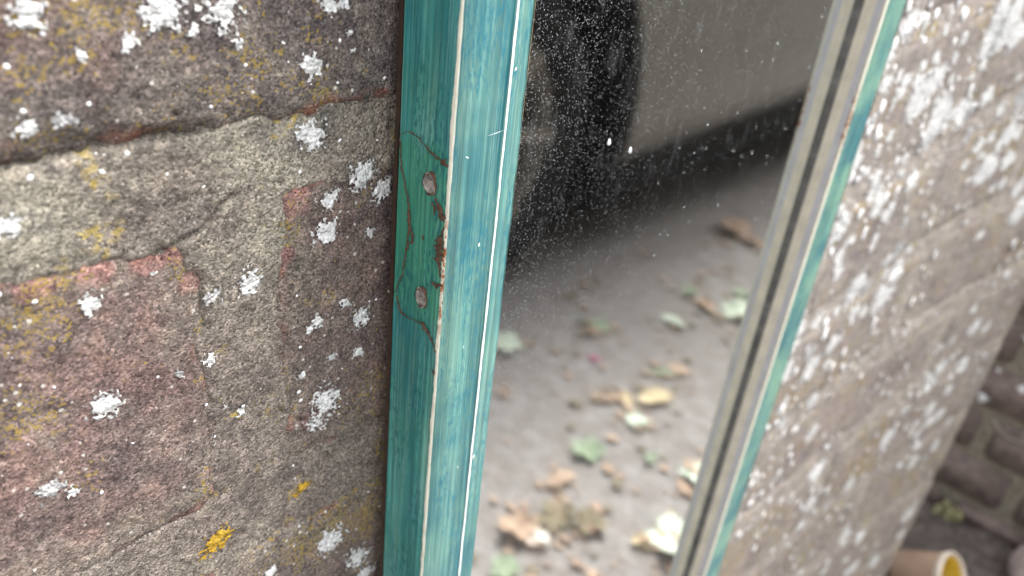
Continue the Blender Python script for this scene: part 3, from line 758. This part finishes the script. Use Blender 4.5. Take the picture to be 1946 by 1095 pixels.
# backing board: brown strip behind the frame, darkened to paint in wall shadow
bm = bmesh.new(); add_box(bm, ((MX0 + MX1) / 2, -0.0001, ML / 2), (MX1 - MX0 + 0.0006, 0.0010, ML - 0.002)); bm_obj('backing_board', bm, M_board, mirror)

# silvered glass with dust, dried drips and smears on its face
def mirror_material():
    t = NT('dusty_mirror_glass')
    sx = t.sepx(); X_, Z_ = sx[0], sx[2]
    def cells(sc, r0, r1, keep, loc):
        v = t.voro(sc, t.mp((1, 0.0, 0.8), loc=loc)); s = t.sepx(v.outputs['Color'])
        rr = t.math('MULTIPLY_ADD', t.math('POWER', s[1], 2.5), r1 - r0, r0)
        return t.math('MULTIPLY', t.math('LESS_THAN', v.outputs['Distance'], rr), t.math('LESS_THAN', s[0], keep)), s
    # dust thickest near the frame, thinning along the glass
    near = t.ramp(X_, [(0.125, 1.0), (0.165, 0.62), (0.20, 0.30), (0.31, 0.16)])
    up = t.ramp(Z_, [(0.52, 0.10), (0.60, 0.45), (0.645, 0.85), (0.67, 1.0)])
    patch = t.ramp(t.noise(60, 4, 0.6), [(0.3, 0.45), (0.7, 1.25)])
    dens = t.math('MULTIPLY', t.math('MULTIPLY', near, up), patch)
    a, s1 = cells(4200, 0.12, 0.42, t.math('MULTIPLY', dens, 0.95), (0, 0, 0))
    b, s2 = cells(2600, 0.10, 0.34, t.math('MULTIPLY', dens, 0.42), (2, 0, 1))
    c, s3 = cells(1250, 0.08, 0.22, t.math('MULTIPLY_ADD', dens, 0.26, 0.07), (5, 0, 3))
    am = t.math('MULTIPLY', a, t.math('MULTIPLY_ADD', s1[2], 0.62, 0.08)); bm_ = t.math('MULTIPLY', b, t.math('MULTIPLY_ADD', s2[2], 0.42, 0.05)); cm = t.math('MULTIPLY', c, t.math('MULTIPLY_ADD', s3[2], 0.40, 0.05))
    mask = t.math('MAXIMUM', t.math('MAXIMUM', am, bm_), cm)
    # smears: faint wiped haze
    sm1 = t.ramp(t.noise(1.0, 5, 0.65, t.mp((260, 1, 60), loc=(1, 0, 4))), [(0.54, 0.0), (0.80, 0.12)])
    film = t.ramp(t.noise(22, 3, 0.5), [(0.3, 0.0), (0.8, 0.007)])
    hz = t.math('MULTIPLY', sm1, t.ramp(Z_, [(0.60, 0.15), (0.67, 1.0)]))
    mask = t.math('MAXIMUM', mask, t.math('ADD', hz, film))
    g = t.n.new('ShaderNodeBsdfGlossy'); g.inputs['Color'].default_value = (0.86, 0.89, 0.87, 1); g.inputs['Roughness'].default_value = 0.050
    d = t.n.new('ShaderNodeBsdfDiffuse'); d.inputs['Color'].default_value = (0.62, 0.64, 0.66, 1)
    mx = t.n.new('ShaderNodeMixShader'); t.lk(mask, mx.inputs[0]); t.lk(g.outputs[0], mx.inputs[1]); t.lk(d.outputs[0], mx.inputs[2])
    t.lk(mx.outputs[0], t.out.inputs[0]); return t.m
gy_ = -0.0068
glass = np_obj('glass', [(MX0 + 0.012, gy_, 0.012), (MX1 - 0.012, gy_, 0.012), (MX1 - 0.012, gy_, ML - 0.012), (MX0 + 0.012, gy_, ML - 0.012)], [(0, 1, 2, 3)], mirror_material(), mirror, False)

# rain spots standing on the glass: uncountable, one object; two fat drops are things of their own
t = NT('clear_water'); t.bsdf((0.95, 0.97, 1.0), 0.22, None, spec=0.5, trans=1.0, ior=1.33); M_water = t.m
t = NT('bright_water_drop'); t.bsdf((0.80, 0.84, 0.88), 0.12, None, spec=0.8, coat=0.5); M_drop = t.m
def dome(bm, x, z, r, hgt, tail=0.0, n=10):
    rings = []
    for f, q in ((1.0, 0.0), (0.85, 0.55), (0.5, 0.88)):
        rings.append([bm.verts.new((x + r * f * math.cos(2 * math.pi * k / n), gy_ - 0.00002 - hgt * q, z + r * f * math.sin(2 * math.pi * k / n) + (tail * r * f if k == round(n / 4) else 0))) for k in range(n)])
    top = bm.verts.new((x, gy_ - 0.00002 - hgt, z))
    for a, b in zip(rings[:-1], rings[1:]):
        for k in range(n): bm.faces.new((a[k], a[(k + 1) % n], b[(k + 1) % n], b[k]))
    for k in range(n): bm.faces.new((rings[-1][k], rings[-1][(k + 1) % n], top))
bm = bmesh.new()
for i in range(520):
    x = rs.uniform(0.126, 0.310); z = rs.uniform(0.36, 0.68)
    if z < 0.56 and rs.uniform() < 0.72: continue
    if x < 0.195: continue
    r = 0.00015 + 0.00022 * rs.uniform() ** 2
    dome(bm, x, z, r, r * 0.55, n=8)
o = bm_obj('water_spots', bm, M_water, mirror, True); o['kind'] = 'stuff'
Rm = Matrix.Translation((0, base_y, 0.0002)) @ Matrix.Rotation(-ALPHA, 4, 'X')
for (x, z, lab) in ((0.1671, 0.6344, 'bright white water drop on the mirror glass, upper of the two fat drops'), (0.1778, 0.6303, 'bright white water drop on the mirror glass, lower of the two fat drops')):
    bm = bmesh.new(); dome(bm, 0, 0, 0.00062, 0.0004, 1.1, 12)
    for v in bm.verts: v.co.y -= gy_
    o = bm_obj('water_drop', bm, M_drop, None, True)
    o.matrix_world = Rm @ Matrix.Translation((x, gy_, z))
    tag(o, lab, 'water drop', 'fat drops on the glass')

# ------------------------------------------------------------------ parked car (seen in the mirror)
def car_paint():
    t = NT('dull_grey_car_paint')
    f = t.voro(1400)
    c = t.mix(t.sepx(f.outputs['Color'])[0], (0.22, 0.213, 0.198), (0.31, 0.30, 0.28))
    c = t.mix(t.ramp(t.noise(5, 4, 0.6), [(0.45, 0.0), (0.75, 0.35)]), c, (0.20, 0.178, 0.155))
    t.bsdf(c, 0.45, None, metal=0.3, coat=0.25); return t.m
M_paint = car_paint()
M_under = simple('black_underbody', (0.006, 0.006, 0.006), 0.85, 12, 0.4)
M_tyre = simple('tyre_rubber', (0.005, 0.005, 0.005), 0.8, 60, 0.3, 0.4, 0.002)
M_rim = simple('dull_alloy', (0.24, 0.22, 0.19), 0.55, 30, 0.2, metal=0.1)
M_cglass = simple('dark_car_glass', (0.02, 0.025, 0.025), 0.06, 20, 0.2, spec=0.7)
M_trim = simple('black_trim', (0.02, 0.02, 0.02), 0.5, 60, 0.2)
M_light = simple('lamp_lens', (0.6, 0.62, 0.62), 0.12, 30, 0.1, spec=0.7)
M_tail = simple('red_tail_lens', (0.35, 0.02, 0.02), 0.15, 30, 0.1, spec=0.7)

CX0, CX1, CYS, CW = 0.04, 4.14, -0.714, 0.86        # nose, tail, near side, half width
WX = (0.898, 3.40)
car = empty('parked_car', ((CX0 + CX1) / 2, CYS - CW, 0), 'dull grey parked car seen only in the mirror, wheel arch and sill showing', 'car')
CO = Vector(((CX0 + CX1) / 2, CYS - CW, 0))
ZS = 0.268
def belt(x): return np.interp(x - 0.12, [-0.08, 0.1, 0.9, 1.3, 3.2, 4.02], [0.62, 0.74, 0.90, 0.95, 1.0, 0.98])
def roof(x): return np.interp(x - 0.12, [-0.08, 0.1, 0.5, 1.05, 1.35, 1.75, 2.3, 3.0, 3.55, 3.9, 4.02], [0.64, 0.78, 0.88, 0.98, 1.18, 1.40, 1.47, 1.45, 1.36, 1.14, 1.0])
def halfw(x): return CW * np.interp(x - 0.12, [-0.08, 0.0, 0.15, 0.4, 3.4, 3.8, 4.02], [0.70, 0.84, 0.945, 1.0, 1.0, 0.95, 0.80])
def sill(x): return np.interp(x, [0.04, 0.4, 1.26, 2.08, 3.1, 4.14], [0.18, 0.185, 0.186, 0.214, 0.23, 0.30])
NS, NU, NR = 22, 9, 5
def ring(x):
    z0, zb, zt, w = float(sill(x)), float(belt(x)), float(roof(x)), float(halfw(x))
    zt = max(zt, zb + 0.01); pts = []
    pts.append((w - 0.10, z0 + 0.002))
    for j in range(NS):
        f = j / (NS - 1); z = z0 + (zb - z0) * f
        pts.append((w - 0.028 * (1 - min(1, f / 0.06)) ** 2 - 0.030 * max(0, (f - 0.55) / 0.45) ** 2 + 0.004 * math.sin(f * math.pi), z))
    top_in = min(0.24, 0.05 + 0.42 * (zt - zb))
    yb = pts[-1][0]
    for j in range(1, NU):
        f = j / (NU - 1); pts.append((yb - top_in * (0.75 * f + 0.25 * f * f), zb + (zt - zb) * (1 - (1 - f) ** 1.35)))
    yt = pts[-1][0]
    for j in range(1, NR):
        f = j / (NR - 1); pts.append((yt * (1 - f), zt + 0.035 * (1 - (1 - f) ** 2)))
    return pts
cxs = np.unique(np.concatenate([np.linspace(CX0, CX1, 70), np.linspace(WX[0] - 0.42, WX[0] + 0.42, 44), np.linspace(WX[1] - 0.42, WX[1] + 0.42, 34)]))
RA, ZA, DA = 0.366, 0.312, 0.003      # arch radius, height of its centre, its offset from the axle
bm = bmesh.new(); grid = {}
for sgn in (-1, 1):
    for i, x in enumerate(cxs):
        for j, (y, z) in enumerate(ring(x)):
            if sgn == 1 and j == 1 + NS + NU - 1 + NR - 2: grid[(sgn, i, j)] = grid[(-1, i, j)]; continue
            xx = x
            if j >= 1 and j < 1 + NS:
                for wx in WX:     # pull vertices near the arch onto its outline
                    wx = wx + DA; dx = xx - wx
                    if True:
                        rr = math.hypot(dx, z - ZA)
                        if abs(rr - RA) < 0.016 and rr > 1e-6: xx = wx + dx / rr * RA; z = ZA + (z - ZA) / rr * RA
                    # (circle all the way down to the sill)
            grid[(sgn, i, j)] = bm.verts.new(Vector((xx, CYS - CW + (y if sgn == 1 else -y), z)) - CO)
NJ = 1 + NS + NU - 1 + NR - 1
for sgn in (-1, 1):
    for i in range(len(cxs) - 1):
        for j in range(NJ - 1):
            q = [grid[(sgn, i, j)], grid[(sgn, i + 1, j)], grid[(sgn, i + 1, j + 1)], grid[(sgn, i, j + 1)]]
            c = sum((v.co for v in q), Vector()) / 4 + CO
            hole = False
            if j < 1 + NS:
                for wx in WX:
                    wx = wx + DA; dx = c.x - wx
                    if (c.z >= ZA and math.hypot(dx, c.z - ZA) < RA - 0.004) or (c.z < ZA and math.hypot(dx, c.z - ZA) < RA - 0.004): hole = True
            if not hole:
                try: bm.faces.new(q)
                except ValueError: pass
for i in (0, len(cxs) - 1):      # nose and tail panels
    loop = [grid[(-1, i, j)] for j in range(NJ)] + [grid[(1, i, j)] for j in range(NJ - 2, -1, -1)]
    try: bm.faces.new(loop)
    except ValueError: pass
body = bm_obj('body', bm, M_paint, car, True)
# dark floor pan and wheel wells
bm = bmesh.new()
add_box(bm, Vector((2.12, CYS - CW, 0.225)) - CO, (3.7, 2 * CW - 0.34, 0.25))
for y_ in (0.105, 2 * CW - 0.105): add_box(bm, Vector((2.149, CYS - y_, 0.260)) - CO, (1.76, 0.14, 0.29))
for wx in WX:
    for y0 in (0.012, 2 * CW - 0.252):
        pr = [(RA + 0.004) * Vector((math.cos(a), 0, math.sin(a))) for a in np.linspace(-0.6, math.pi + 0.6, 33)]
        A = [bm.verts.new(Vector((wx + DA, CYS - y0, ZA)) + p - CO) for p in pr]; B = [bm.verts.new(Vector((wx + DA, CYS - y0 - 0.24, ZA)) + p - CO) for p in pr]
        for k in range(len(pr) - 1): bm.faces.new((A[k], A[k + 1], B[k + 1], B[k]))
        bm.faces.new(B if y0 < 0.5 else A)
bm_obj('underbody', bm, M_under, car)
def wheel(wx, y_face, out):
    """out = +1 when the outer face looks to +Y (towards the wall)"""
    m = Matrix.Translation(Vector((wx, y_face, 0.292)) - CO) @ Matrix.Scale(0.90, 4) @ Matrix.Rotation(-out * math.pi / 2, 4, 'X')
    bm = bmesh.new()
    lathe(bm, [(0.205, -0.02), (0.225, 0.0), (0.262, 0.004), (0.300, -0.012), (0.318, -0.035), (0.322, -0.07), (0.322, -0.13), (0.316, -0.17), (0.29, -0.19), (0.215, -0.19)], 56, m)
    wh = bm_obj('wheel', bm, M_tyre, car, True)
    bm = bmesh.new()
    lathe(bm, [(0.212, -0.19), (0.209, -0.030), (0.206, -0.026), (0.200, -0.030), (0.190, -0.06), (0.186, -0.17)], 48, m)
    lathe(bm, [(0.0, -0.005), (0.03, -0.006), (0.052, -0.014), (0.06, -0.03), (0.06, -0.08)], 24, m)
    for k in range(7):
        a = 2 * math.pi * k / 7 + 0.10
        for da, in ((0.0,),):
            rot = Matrix.Rotation(a + da, 4, 'Z')
            vs = []
            for (r, w, h0, h1) in ((0.04, 0.016, -0.014, -0.05), (0.12, 0.013, -0.016, -0.045), (0.202, 0.018, -0.012, -0.05)):
                vs.append([bm.verts.new(m @ rot @ Vector(p)) for p in ((r, -w, h1), (r, -w * 0.75, h0), (r, w * 0.75, h0), (r, w, h1))])
            for p, q in zip(vs[:-1], vs[1:]):
                for e in range(4): bm.faces.new((p[e], p[(e + 1) % 4], q[(e + 1) % 4], q[e]))
    bm_obj('rim', bm, M_rim, wh)
    bm = bmesh.new()
    lathe(bm, [(0.0, -0.10), (0.13, -0.10), (0.13, -0.115), (0.0, -0.115)], 32, m); lathe(bm, [(0.0, -0.16), (0.186, -0.165)], 32, m)
    bm_obj('brake_disc', bm, M_under, wh)
for wx in WX:
    wheel(wx, CYS - 0.030, 1); wheel(wx, CYS - 2 * CW + 0.030, -1)
# side windows, screens, lamps, handles
def panel(nm, x0, x1, f0, f1, mat, sgn, off=0.005, nx=10):
    bm = bmesh.new(); G = []
    for i in range(nx + 1):
        x = x0 + (x1 - x0) * i / nx; r = ring(x); col = []
        seg = r[NS:NS + NU]
        for j in range(6):
            f = f0 + (f1 - f0) * j / 5; p = f * (len(seg) - 1); a = int(min(p, len(seg) - 2)); q = p - a
            y = seg[a][0] * (1 - q) + seg[a + 1][0] * q + off; z = seg[a][1] * (1 - q) + seg[a + 1][1] * q
            col.append(bm.verts.new(Vector((x, CYS - CW + sgn * y, z)) - CO))
        G.append(col)
    for i in range(nx):
        for j in range(5): bm.faces.new((G[i][j], G[i + 1][j], G[i + 1][j + 1], G[i][j + 1]))
    return bm_obj(nm, bm, mat, car, True)
for sgn in (-1, 1):
    panel('side_window', 1.62, 2.40, 0.10, 0.80, M_cglass, sgn); panel('side_window', 2.48, 3.24, 0.10, 0.80, M_cglass, sgn); panel('side_window', 3.30, 3.67, 0.12, 0.75, M_cglass, sgn)
    for x in (2.32, 3.18):
        bm = bmesh.new(); tube(bm, [Vector((x - 0.10 + 0.05 * k, CYS - CW + sgn * (CW - 0.012 + 0.028 * math.sin(k / 4 * math.pi)), 0.86)) - CO for k in range(5)], 0.011); bm_obj('door_handle', bm, M_trim, car, True)
    bm = bmesh.new(); v = add_box(bm, Vector((1.58, CYS - CW + sgn * (CW + 0.07), 1.02)) - CO, (0.10, 0.17, 0.12)); bmesh.ops.bevel(bm, geom=bm.edges[:], offset=0.025, segments=2, affect='EDGES'); bm_obj('wing_mirror', bm, M_trim, car, True)
    bm = bmesh.new(); add_box(bm, Vector((0.12, CYS - CW + sgn * 0.60, 0.66)) - CO, (0.16, 0.24, 0.11)); bmesh.ops.bevel(bm, geom=bm.edges[:], offset=0.03, segments=2, affect='EDGES'); bm_obj('headlight', bm, M_light, car, True)
    bm = bmesh.new(); add_box(bm, Vector((4.09, CYS - CW + sgn * 0.60, 0.86)) - CO, (0.12, 0.20, 0.18)); bmesh.ops.bevel(bm, geom=bm.edges[:], offset=0.03, segments=2, affect='EDGES'); bm_obj('tail_light', bm, M_tail, car, True)
def screen(nm, xa, xb):
    bm = bmesh.new(); G = []
    for i in range(7):
        x = xa + (xb - xa) * i / 6; zt = float(roof(x)); w = ring(x)[NS + NU - 1][0] * 0.92
        G.append([bm.verts.new(Vector((x, CYS - CW + w * (k / 4 - 1), zt + 0.012 + 0.035 * (1 - (k / 4 - 1) ** 2))) - CO) for k in range(9)])
    for i in range(6):
        for k in range(8): bm.faces.new((G[i][k], G[i + 1][k], G[i + 1][k + 1], G[i][k + 1]))
    bm_obj(nm, bm, M_cglass, car, True)
screen('windscreen', 1.24, 1.84); screen('rear_window', 3.72, 4.04)

# ------------------------------------------------------------------ brick pier beyond the wall's end (lower right)
pier = empty('brick_pier', (1.10, -0.02, 0), 'dark brick return wall with pale mortar beyond the end of the spotted wall', 'wall')
PO = Vector((1.10, -0.02, 0)); PX, PY0, PY1, PTOP = 1.0, -0.245, 0.20, 0.95
M_pier = simple('brown_pier_brick', (0.215, 0.165, 0.145), 0.9, 45, 0.45, 0.8, 0.002)
M_pmortar = simple('pale_pier_mortar', (0.29, 0.26, 0.20), 0.95, 120, 0.35, 0.8, 0.002)
bm = bmesh.new(); add_box(bm, Vector((PX + 0.108, (PY0 + PY1) / 2, PTOP / 2 - 0.002)) - PO, (0.20, PY1 - PY0 - 0.008, PTOP - 0.004)); bm_obj('mortar', bm, M_pmortar, pier)
pz = 0.098 - 2 * 0.0645 + 0.006; c_ = 0
while pz < PTOP - 0.02:
    a = max(pz, 0.003); b_ = min(pz + 0.0525, PTOP)
    y = PY0 - (0.0 if c_ % 2 else 0.06)
    while y < PY1 - 0.02:
        y0, y1 = max(y, PY0), min(y + 0.108, PY1)
        if y1 - y0 > 0.03 and b_ - a > 0.015:
            bm = bmesh.new(); add_box(bm, (0, 0, 0), (0.09, y1 - y0 - 0.008, b_ - a + 0.003))
            bmesh.ops.bevel(bm, geom=bm.edges[:], offset=0.004, segments=2, affect='EDGES')
            for v in bm.verts: v.co += Vector((0.0018 * fbm(np.array([v.co.y * 90 + y * 9]), np.array([v.co.z * 90 + pz * 7]), 801, 2)[0], 0, 0))
            o = bm_obj('brick', bm, M_pier, pier, True); o.location = Vector((PX + 0.045 + random.uniform(-0.001, 0.003), (y0 + y1) / 2, (a + b_) / 2)) - PO
        y += 0.118
    pz += 0.0645; c_ += 1
# unseen rendered wall added beyond the return to cut sky light under the car
bm = bmesh.new(); add_box(bm, (3.36, 0.10, 1.1), (4.30, 0.18, 2.2)); add_box(bm, (3.36, 0.10, 2.232), (4.32, 0.24, 0.06))
o = bm_obj('light_block_wall', bm, simple('grey_wall_render', (0.22, 0.20, 0.18), 0.95, 20, 0.3, 0.5, 0.003)); tag(o, 'unseen grey rendered wall added behind the brick return to block sky light', 'wall')
# white lichen flecks on the pier
for i in range(14):
    bm = bmesh.new(); r = 0.002 + 0.004 * random.random()
    bmesh.ops.create_icosphere(bm, subdivisions=2, radius=1.0)
    for v in bm.verts:
        v.co = Vector((v.co.x * 0.0012, v.co.y * r * (1 + 0.4 * math.sin(5 * v.co.z + i)), v.co.z * r * (1 + 0.4 * math.sin(4 * v.co.y + i))))
    o = bm_obj('lichen_patch', bm, M_speck, pier, True)
    o.location = Vector((PX - 0.001, random.uniform(-0.15, -0.05), random.uniform(0.16, 0.34))) - PO
o = pier.children[-1]
# thin dead twig bowed across the pier
bm = bmesh.new()
tube(bm, [(0.0, 0.024 - 0.012 * k, 0.012 * (k / 3 - 1) ** 2 - 0.004 * math.sin(k)) for k in range(7)], [0.0016] * 7, 6)
o = bm_obj('dead_twig', bm, simple('pale_twig', (0.33, 0.28, 0.24), 0.8, 80, 0.2), None, True); o.location = (0.994, -0.098, 0.150)
tag(o, 'thin pale twig bowed across the dark brick return wall', 'twig')
# pale moss tuft at its foot
bm = bmesh.new()
for i in range(46):
    a, q = random.uniform(0, 6.28), random.random() ** 0.6
    p = Vector((random.uniform(-0.010, 0.0), 0.017 * q * math.cos(a), 0.014 + 0.012 * q * math.sin(a)))
    mm = Matrix.Translation(p) @ Matrix.Rotation(random.uniform(0, 3), 4, 'X') @ Matrix.Diagonal((0.004, 0.0035 * random.uniform(0.6, 1.5), 0.0025, 1))
    bmesh.ops.create_icosphere(bm, subdivisions=1, radius=1.0, matrix=mm)
o = bm_obj('moss_tuft', bm, simple('pale_moss', (0.40, 0.38, 0.20), 0.9, 300, 0.4), None, True); o.location = (0.993, -0.080, 0.0)
tag(o, 'pale yellow-green moss tuft at the foot of the brick return wall', 'moss')
# small clay pot lying on its side, glazed yellow inside
M_clay = simple('tan_clay', (0.40, 0.27, 0.19), 0.75, 60, 0.15, 0.3, 0.001)
M_rimc = simple('cream_clay_rim', (0.62, 0.54, 0.45), 0.7, 90, 0.12)
M_glz = simple('yellow_glaze', (0.62, 0.43, 0.05), 0.4, 50, 0.3)
ax = Vector((-0.12, -0.82, 0.56)).normalized()
pot = empty('clay_pot', (0.832, -0.119, 0.0), 'small tan clay pot lying on its side with a yellow inside', 'pot')
pm = Matrix.Translation(Vector((0, 0, 0.046))) @ ax.to_track_quat('Z', 'Y').to_matrix().to_4x4()
bm = bmesh.new(); PS = Matrix.Scale(0.80, 4); pm = pm @ PS; lathe(bm, [(0.0, -0.075), (0.026, -0.075), (0.0285, -0.072), (0.0345, -0.004)], 40, pm); bm_obj('pot_body', bm, M_clay, pot, True)
bm = bmesh.new(); lathe(bm, [(0.0346, -0.008), (0.0368, -0.006), (0.0372, 0.0), (0.0355, 0.0022), (0.0322, 0.0015), (0.0312, -0.003)], 40, pm); bm_obj('rim', bm, M_rimc, pot, True)
bm = bmesh.new(); lathe(bm, [(0.0313, -0.002), (0.0255, -0.068), (0.0, -0.070)], 40, pm); bm_obj('inner_glaze', bm, M_glz, pot, True)
# rounded stone at the lower right corner
bm = bmesh.new(); bmesh.ops.create_icosphere(bm, subdivisions=4, radius=1.0)
for v in bm.verts:
    f = 1 + 0.10 * fbm(np.array([v.co.x * 1.7 + v.co.z]), np.array([v.co.y * 1.7 - v.co.z]), 811, 3)[0]
    v.co = Vector((v.co.x * 0.034 * f, v.co.y * 0.030 * f, v.co.z * 0.030 * f))
o = bm_obj('stone', bm, simple('pinkish_stone', (0.36, 0.29, 0.27), 0.85, 55, 0.35, 0.5, 0.002), None, True); o.location = (0.952, -0.188, 0.026)
tag(o, 'rounded pinkish-grey stone on the ground by the clay pot', 'stone')

# ------------------------------------------------------------------ fallen leaves on the ground (seen in the mirror)
def leaf_material(name, c0, c1):
    t = NT(name)
    f = t.noise(70, 4, 0.6); c = t.mix(t.ramp(f, [(0.35, 0.0), (0.65, 1.0)]), c0, c1)
    b = t.bsdf(c, 0.6, t.bump(t.noise(300, 3, 0.6), 0.3, 0.001), spec=0.3); return t.m
LM = {'pale': leaf_material('pale_leaf_underside', (0.48, 0.56, 0.44), (0.62, 0.67, 0.57)), 'green': leaf_material('green_leaf', (0.17, 0.225, 0.14), (0.29, 0.35, 0.245)),
      'tan': leaf_material('tan_leaf', (0.52, 0.41, 0.25), (0.66, 0.54, 0.36)), 'brown': leaf_material('brown_leaf', (0.28, 0.19, 0.14), (0.48, 0.35, 0.26)),
      'mag': leaf_material('magenta_petal', (0.36, 0.06, 0.17), (0.45, 0.10, 0.22)), 'dark': leaf_material('dark_leaf', (0.13, 0.11, 0.075), (0.24, 0.20, 0.13)), 'white': leaf_material('bleached_leaf', (0.55, 0.50, 0.45), (0.68, 0.63, 0.58))}
def leaf_bm(r, kind, seed):
    rnd = random.Random(seed); bm = bmesh.new(); N = 30
    lob = {'lobed': 5, 'oval': 0, 'petal': 0}[kind]; curl = rnd.uniform(0.1, 0.4); ph = rnd.uniform(0, 6.28)
    def P(a, f):
        if lob: q = 0.62 + 0.38 * abs(math.cos(a * lob / 2)) ** 0.7
        else: q = 1.0 / math.sqrt((math.cos(a)) ** 2 + (math.sin(a) / (0.5 if kind == 'oval' else 0.8)) ** 2)
        q *= 1 + 0.05 * math.sin(11 * a + ph)
        x, y = r * f * q * math.cos(a), r * f * q * math.sin(a)
        z = curl * r * f * f * (0.6 + 0.6 * math.sin(2 * a + ph)) - 0.10 * r * (1 - f) * math.cos(a) ** 2 + 0.12 * r
        return Vector((x, y, max(z, 0.001)))
    c = bm.verts.new(P(0, 0)); prev = None
    for f in (0.45, 1.0):
        ring_ = [bm.verts.new(P(2 * math.pi * k / N, f)) for k in range(N)]
        for k in range(N):
            if prev is None: bm.faces.new((c, ring_[k], ring_[(k + 1) % N]))
            else: bm.faces.new((prev[k], ring_[k], ring_[(k + 1) % N], prev[(k + 1) % N]))
        prev = ring_
    if kind != 'petal': tube(bm, [(-r * 0.6, 0, 0.10 * r), (-r * 1.1, 0.06 * r, 0.12 * r), (-r * 1.5, 0.2 * r, 0.03 * r + 0.001)], [r * 0.03, r * 0.025, r * 0.02], 5)
    return bm
LEAVES = [
 ('pale',0.680,-0.175,0.038,'lobed','large pale green lobed leaf on the grey ground nearest the mirror foot'),
 ('pale',1.255,-0.406,0.034,'lobed','pale green lobed leaf on the ground, far from the wall near two green scraps'),
 ('pale',0.833,-0.604,0.028,'lobed','pale green leaf on the ground at the edge of the car shadow'),
 ('pale',1.129,-0.469,0.026,'oval','whitish green oval leaf lying beside a red-brown scrap'),
 ('pale',0.804,-0.225,0.0225,'lobed','small pale leaf touching two thin orange leaves'),
 ('pale',0.837,-0.343,0.017,'lobed','small pale green leaf below the big tan leaf'),
 ('green',1.003,-0.551,0.029,'oval','flat green oval leaf over a brown leaf near the car sill'),
 ('green',0.730,-0.351,0.0244,'lobed','bright green lobed leaf alone on bare grey ground'),
 ('green',0.498,-0.285,0.018,'lobed','green leaf low by the left moulding in the reflection'),
 ('green',0.975,-0.389,0.020,'oval','dark green leaf lying against a brown curled leaf'),
 ('green',0.784,-0.284,0.0143,'oval','small dim green leaf between the pale and tan leaves'),
 ('green',1.249,-0.511,0.022,'oval','green leaf half in the car shadow'),
 ('green',1.336,-0.445,0.020,'lobed','green leaf beyond the pale lobed leaf, near the red-brown litter'),
 ('tan',0.907,-0.359,0.030,'oval','large yellow-tan oval leaf in the middle of the reflected ground'),
 ('tan',0.867,-0.384,0.016,'oval','narrow tan leaf touching the large yellow-tan leaf'),
 ('tan',0.652,-0.205,0.015,'oval','small tan leaf beside the large pale lobed leaf'),
 ('brown',0.658,-0.338,0.023,'oval','orange-brown curled leaf left of the bright green leaf'),
 ('brown',0.551,-0.317,0.025,'lobed','broad orange-pink leaf low on the left of the reflection'),
 ('dark',0.609,-0.301,0.022,'lobed','dark olive curled leaf beside the whitish leaf'),
 ('dark',0.625,-0.264,0.022,'lobed','dark brown curled leaf touching a magenta petal'),
 ('brown',1.228,-0.463,0.0255,'oval','orange leaf next to the pale lobed leaf'),
 ('brown',1.600,-0.616,0.046,'lobed','large red-brown leaf at the far edge of the car shadow'),
 ('brown',1.575,-0.549,0.028,'oval','smaller red-brown leaf just in front of the large red-brown one'),
 ('brown',0.818,-0.234,0.0185,'oval','thin orange leaf crossing the small pale leaf'),
 ('brown',0.771,-0.221,0.015,'oval','thin orange leaf end by the right moulding reflection'),
 ('brown',0.847,-0.408,0.014,'oval','small brown leaf left of the narrow tan leaf'),
 ('brown',0.623,-0.312,0.0105,'oval','tiny brown leaf behind the dark olive curled leaf'),
 ('brown',1.005,-0.379,0.0187,'lobed','brown curled leaf against the dark green leaf'),
 ('brown',0.978,-0.542,0.020,'oval','brown leaf under the flat green oval leaf'),
 ('brown',0.736,-0.517,0.011,'oval','tiny brown leaf below the pale leaf at the shadow edge'),
 ('white',0.560,-0.292,0.0173,'lobed','bleached whitish leaf lying on the broad orange-pink leaf'),
 ('mag',0.920,-0.486,0.0085,'petal','magenta petal alone on the grey ground, larger of the two'),
 ('mag',0.620,-0.254,0.007,'petal','small magenta petal on the dark brown curled leaf'),
]
for i, (kd, x, y, r, sh, lab) in enumerate(LEAVES):
    o = bm_obj('petal' if kd == 'mag' else 'fallen_leaf', leaf_bm(r, sh, i + 5), LM[kd], None, True)
    o.location = (x, y, 0.0005 + 0.0012 * (i % 3)); o.rotation_euler = (random.uniform(-0.12, 0.12), random.uniform(-0.12, 0.12), random.uniform(0, 6.28))
    tag(o, lab, 'petal' if kd == 'mag' else 'leaf', 'fallen leaves on the ground')
# fine litter: moss crumbs and leaf scraps
for nm, mat, seedv, cs in (('leaf_litter', LM['brown'], 3, 420), ('moss_crumbs', LM['dark'], 4, 200)):
    bm = bmesh.new(); rr = random.Random(seedv); cen = [(q[1], q[2]) for q in LEAVES if rr.random() < 0.7] + [(1.358,-0.657),(1.098,-0.663),(1.977,-0.7),(1.286,-0.522),(0.589,-0.267),(1.5,-0.6)]
    for i in range(cs):
        if rr.random() < 0.55:
            c = rr.choice(cen); x, y = c[0] + rr.gauss(0, 0.035), c[1] + rr.gauss(0, 0.025)
        else: x, y = rr.uniform(0.35, 2.1), rr.uniform(-0.70, -0.12)
        r = 0.002 + 0.011 * rr.random() ** 2
        mm = Matrix.Translation((x, y, r * 0.25)) @ Matrix.Rotation(rr.uniform(0, 6), 4, 'Z') @ Matrix.Diagonal((r, r * rr.uniform(0.3, 0.8), r * 0.3, 1))
        bmesh.ops.create_icosphere(bm, subdivisions=1, radius=1.0, matrix=mm)
    o = bm_obj(nm, bm, mat); tag(o, 'fine brown leaf scraps strewn over the grey ground' if 'leaf' in nm else 'small dark moss crumbs strewn over the grey ground', 'litter', None, 'stuff')
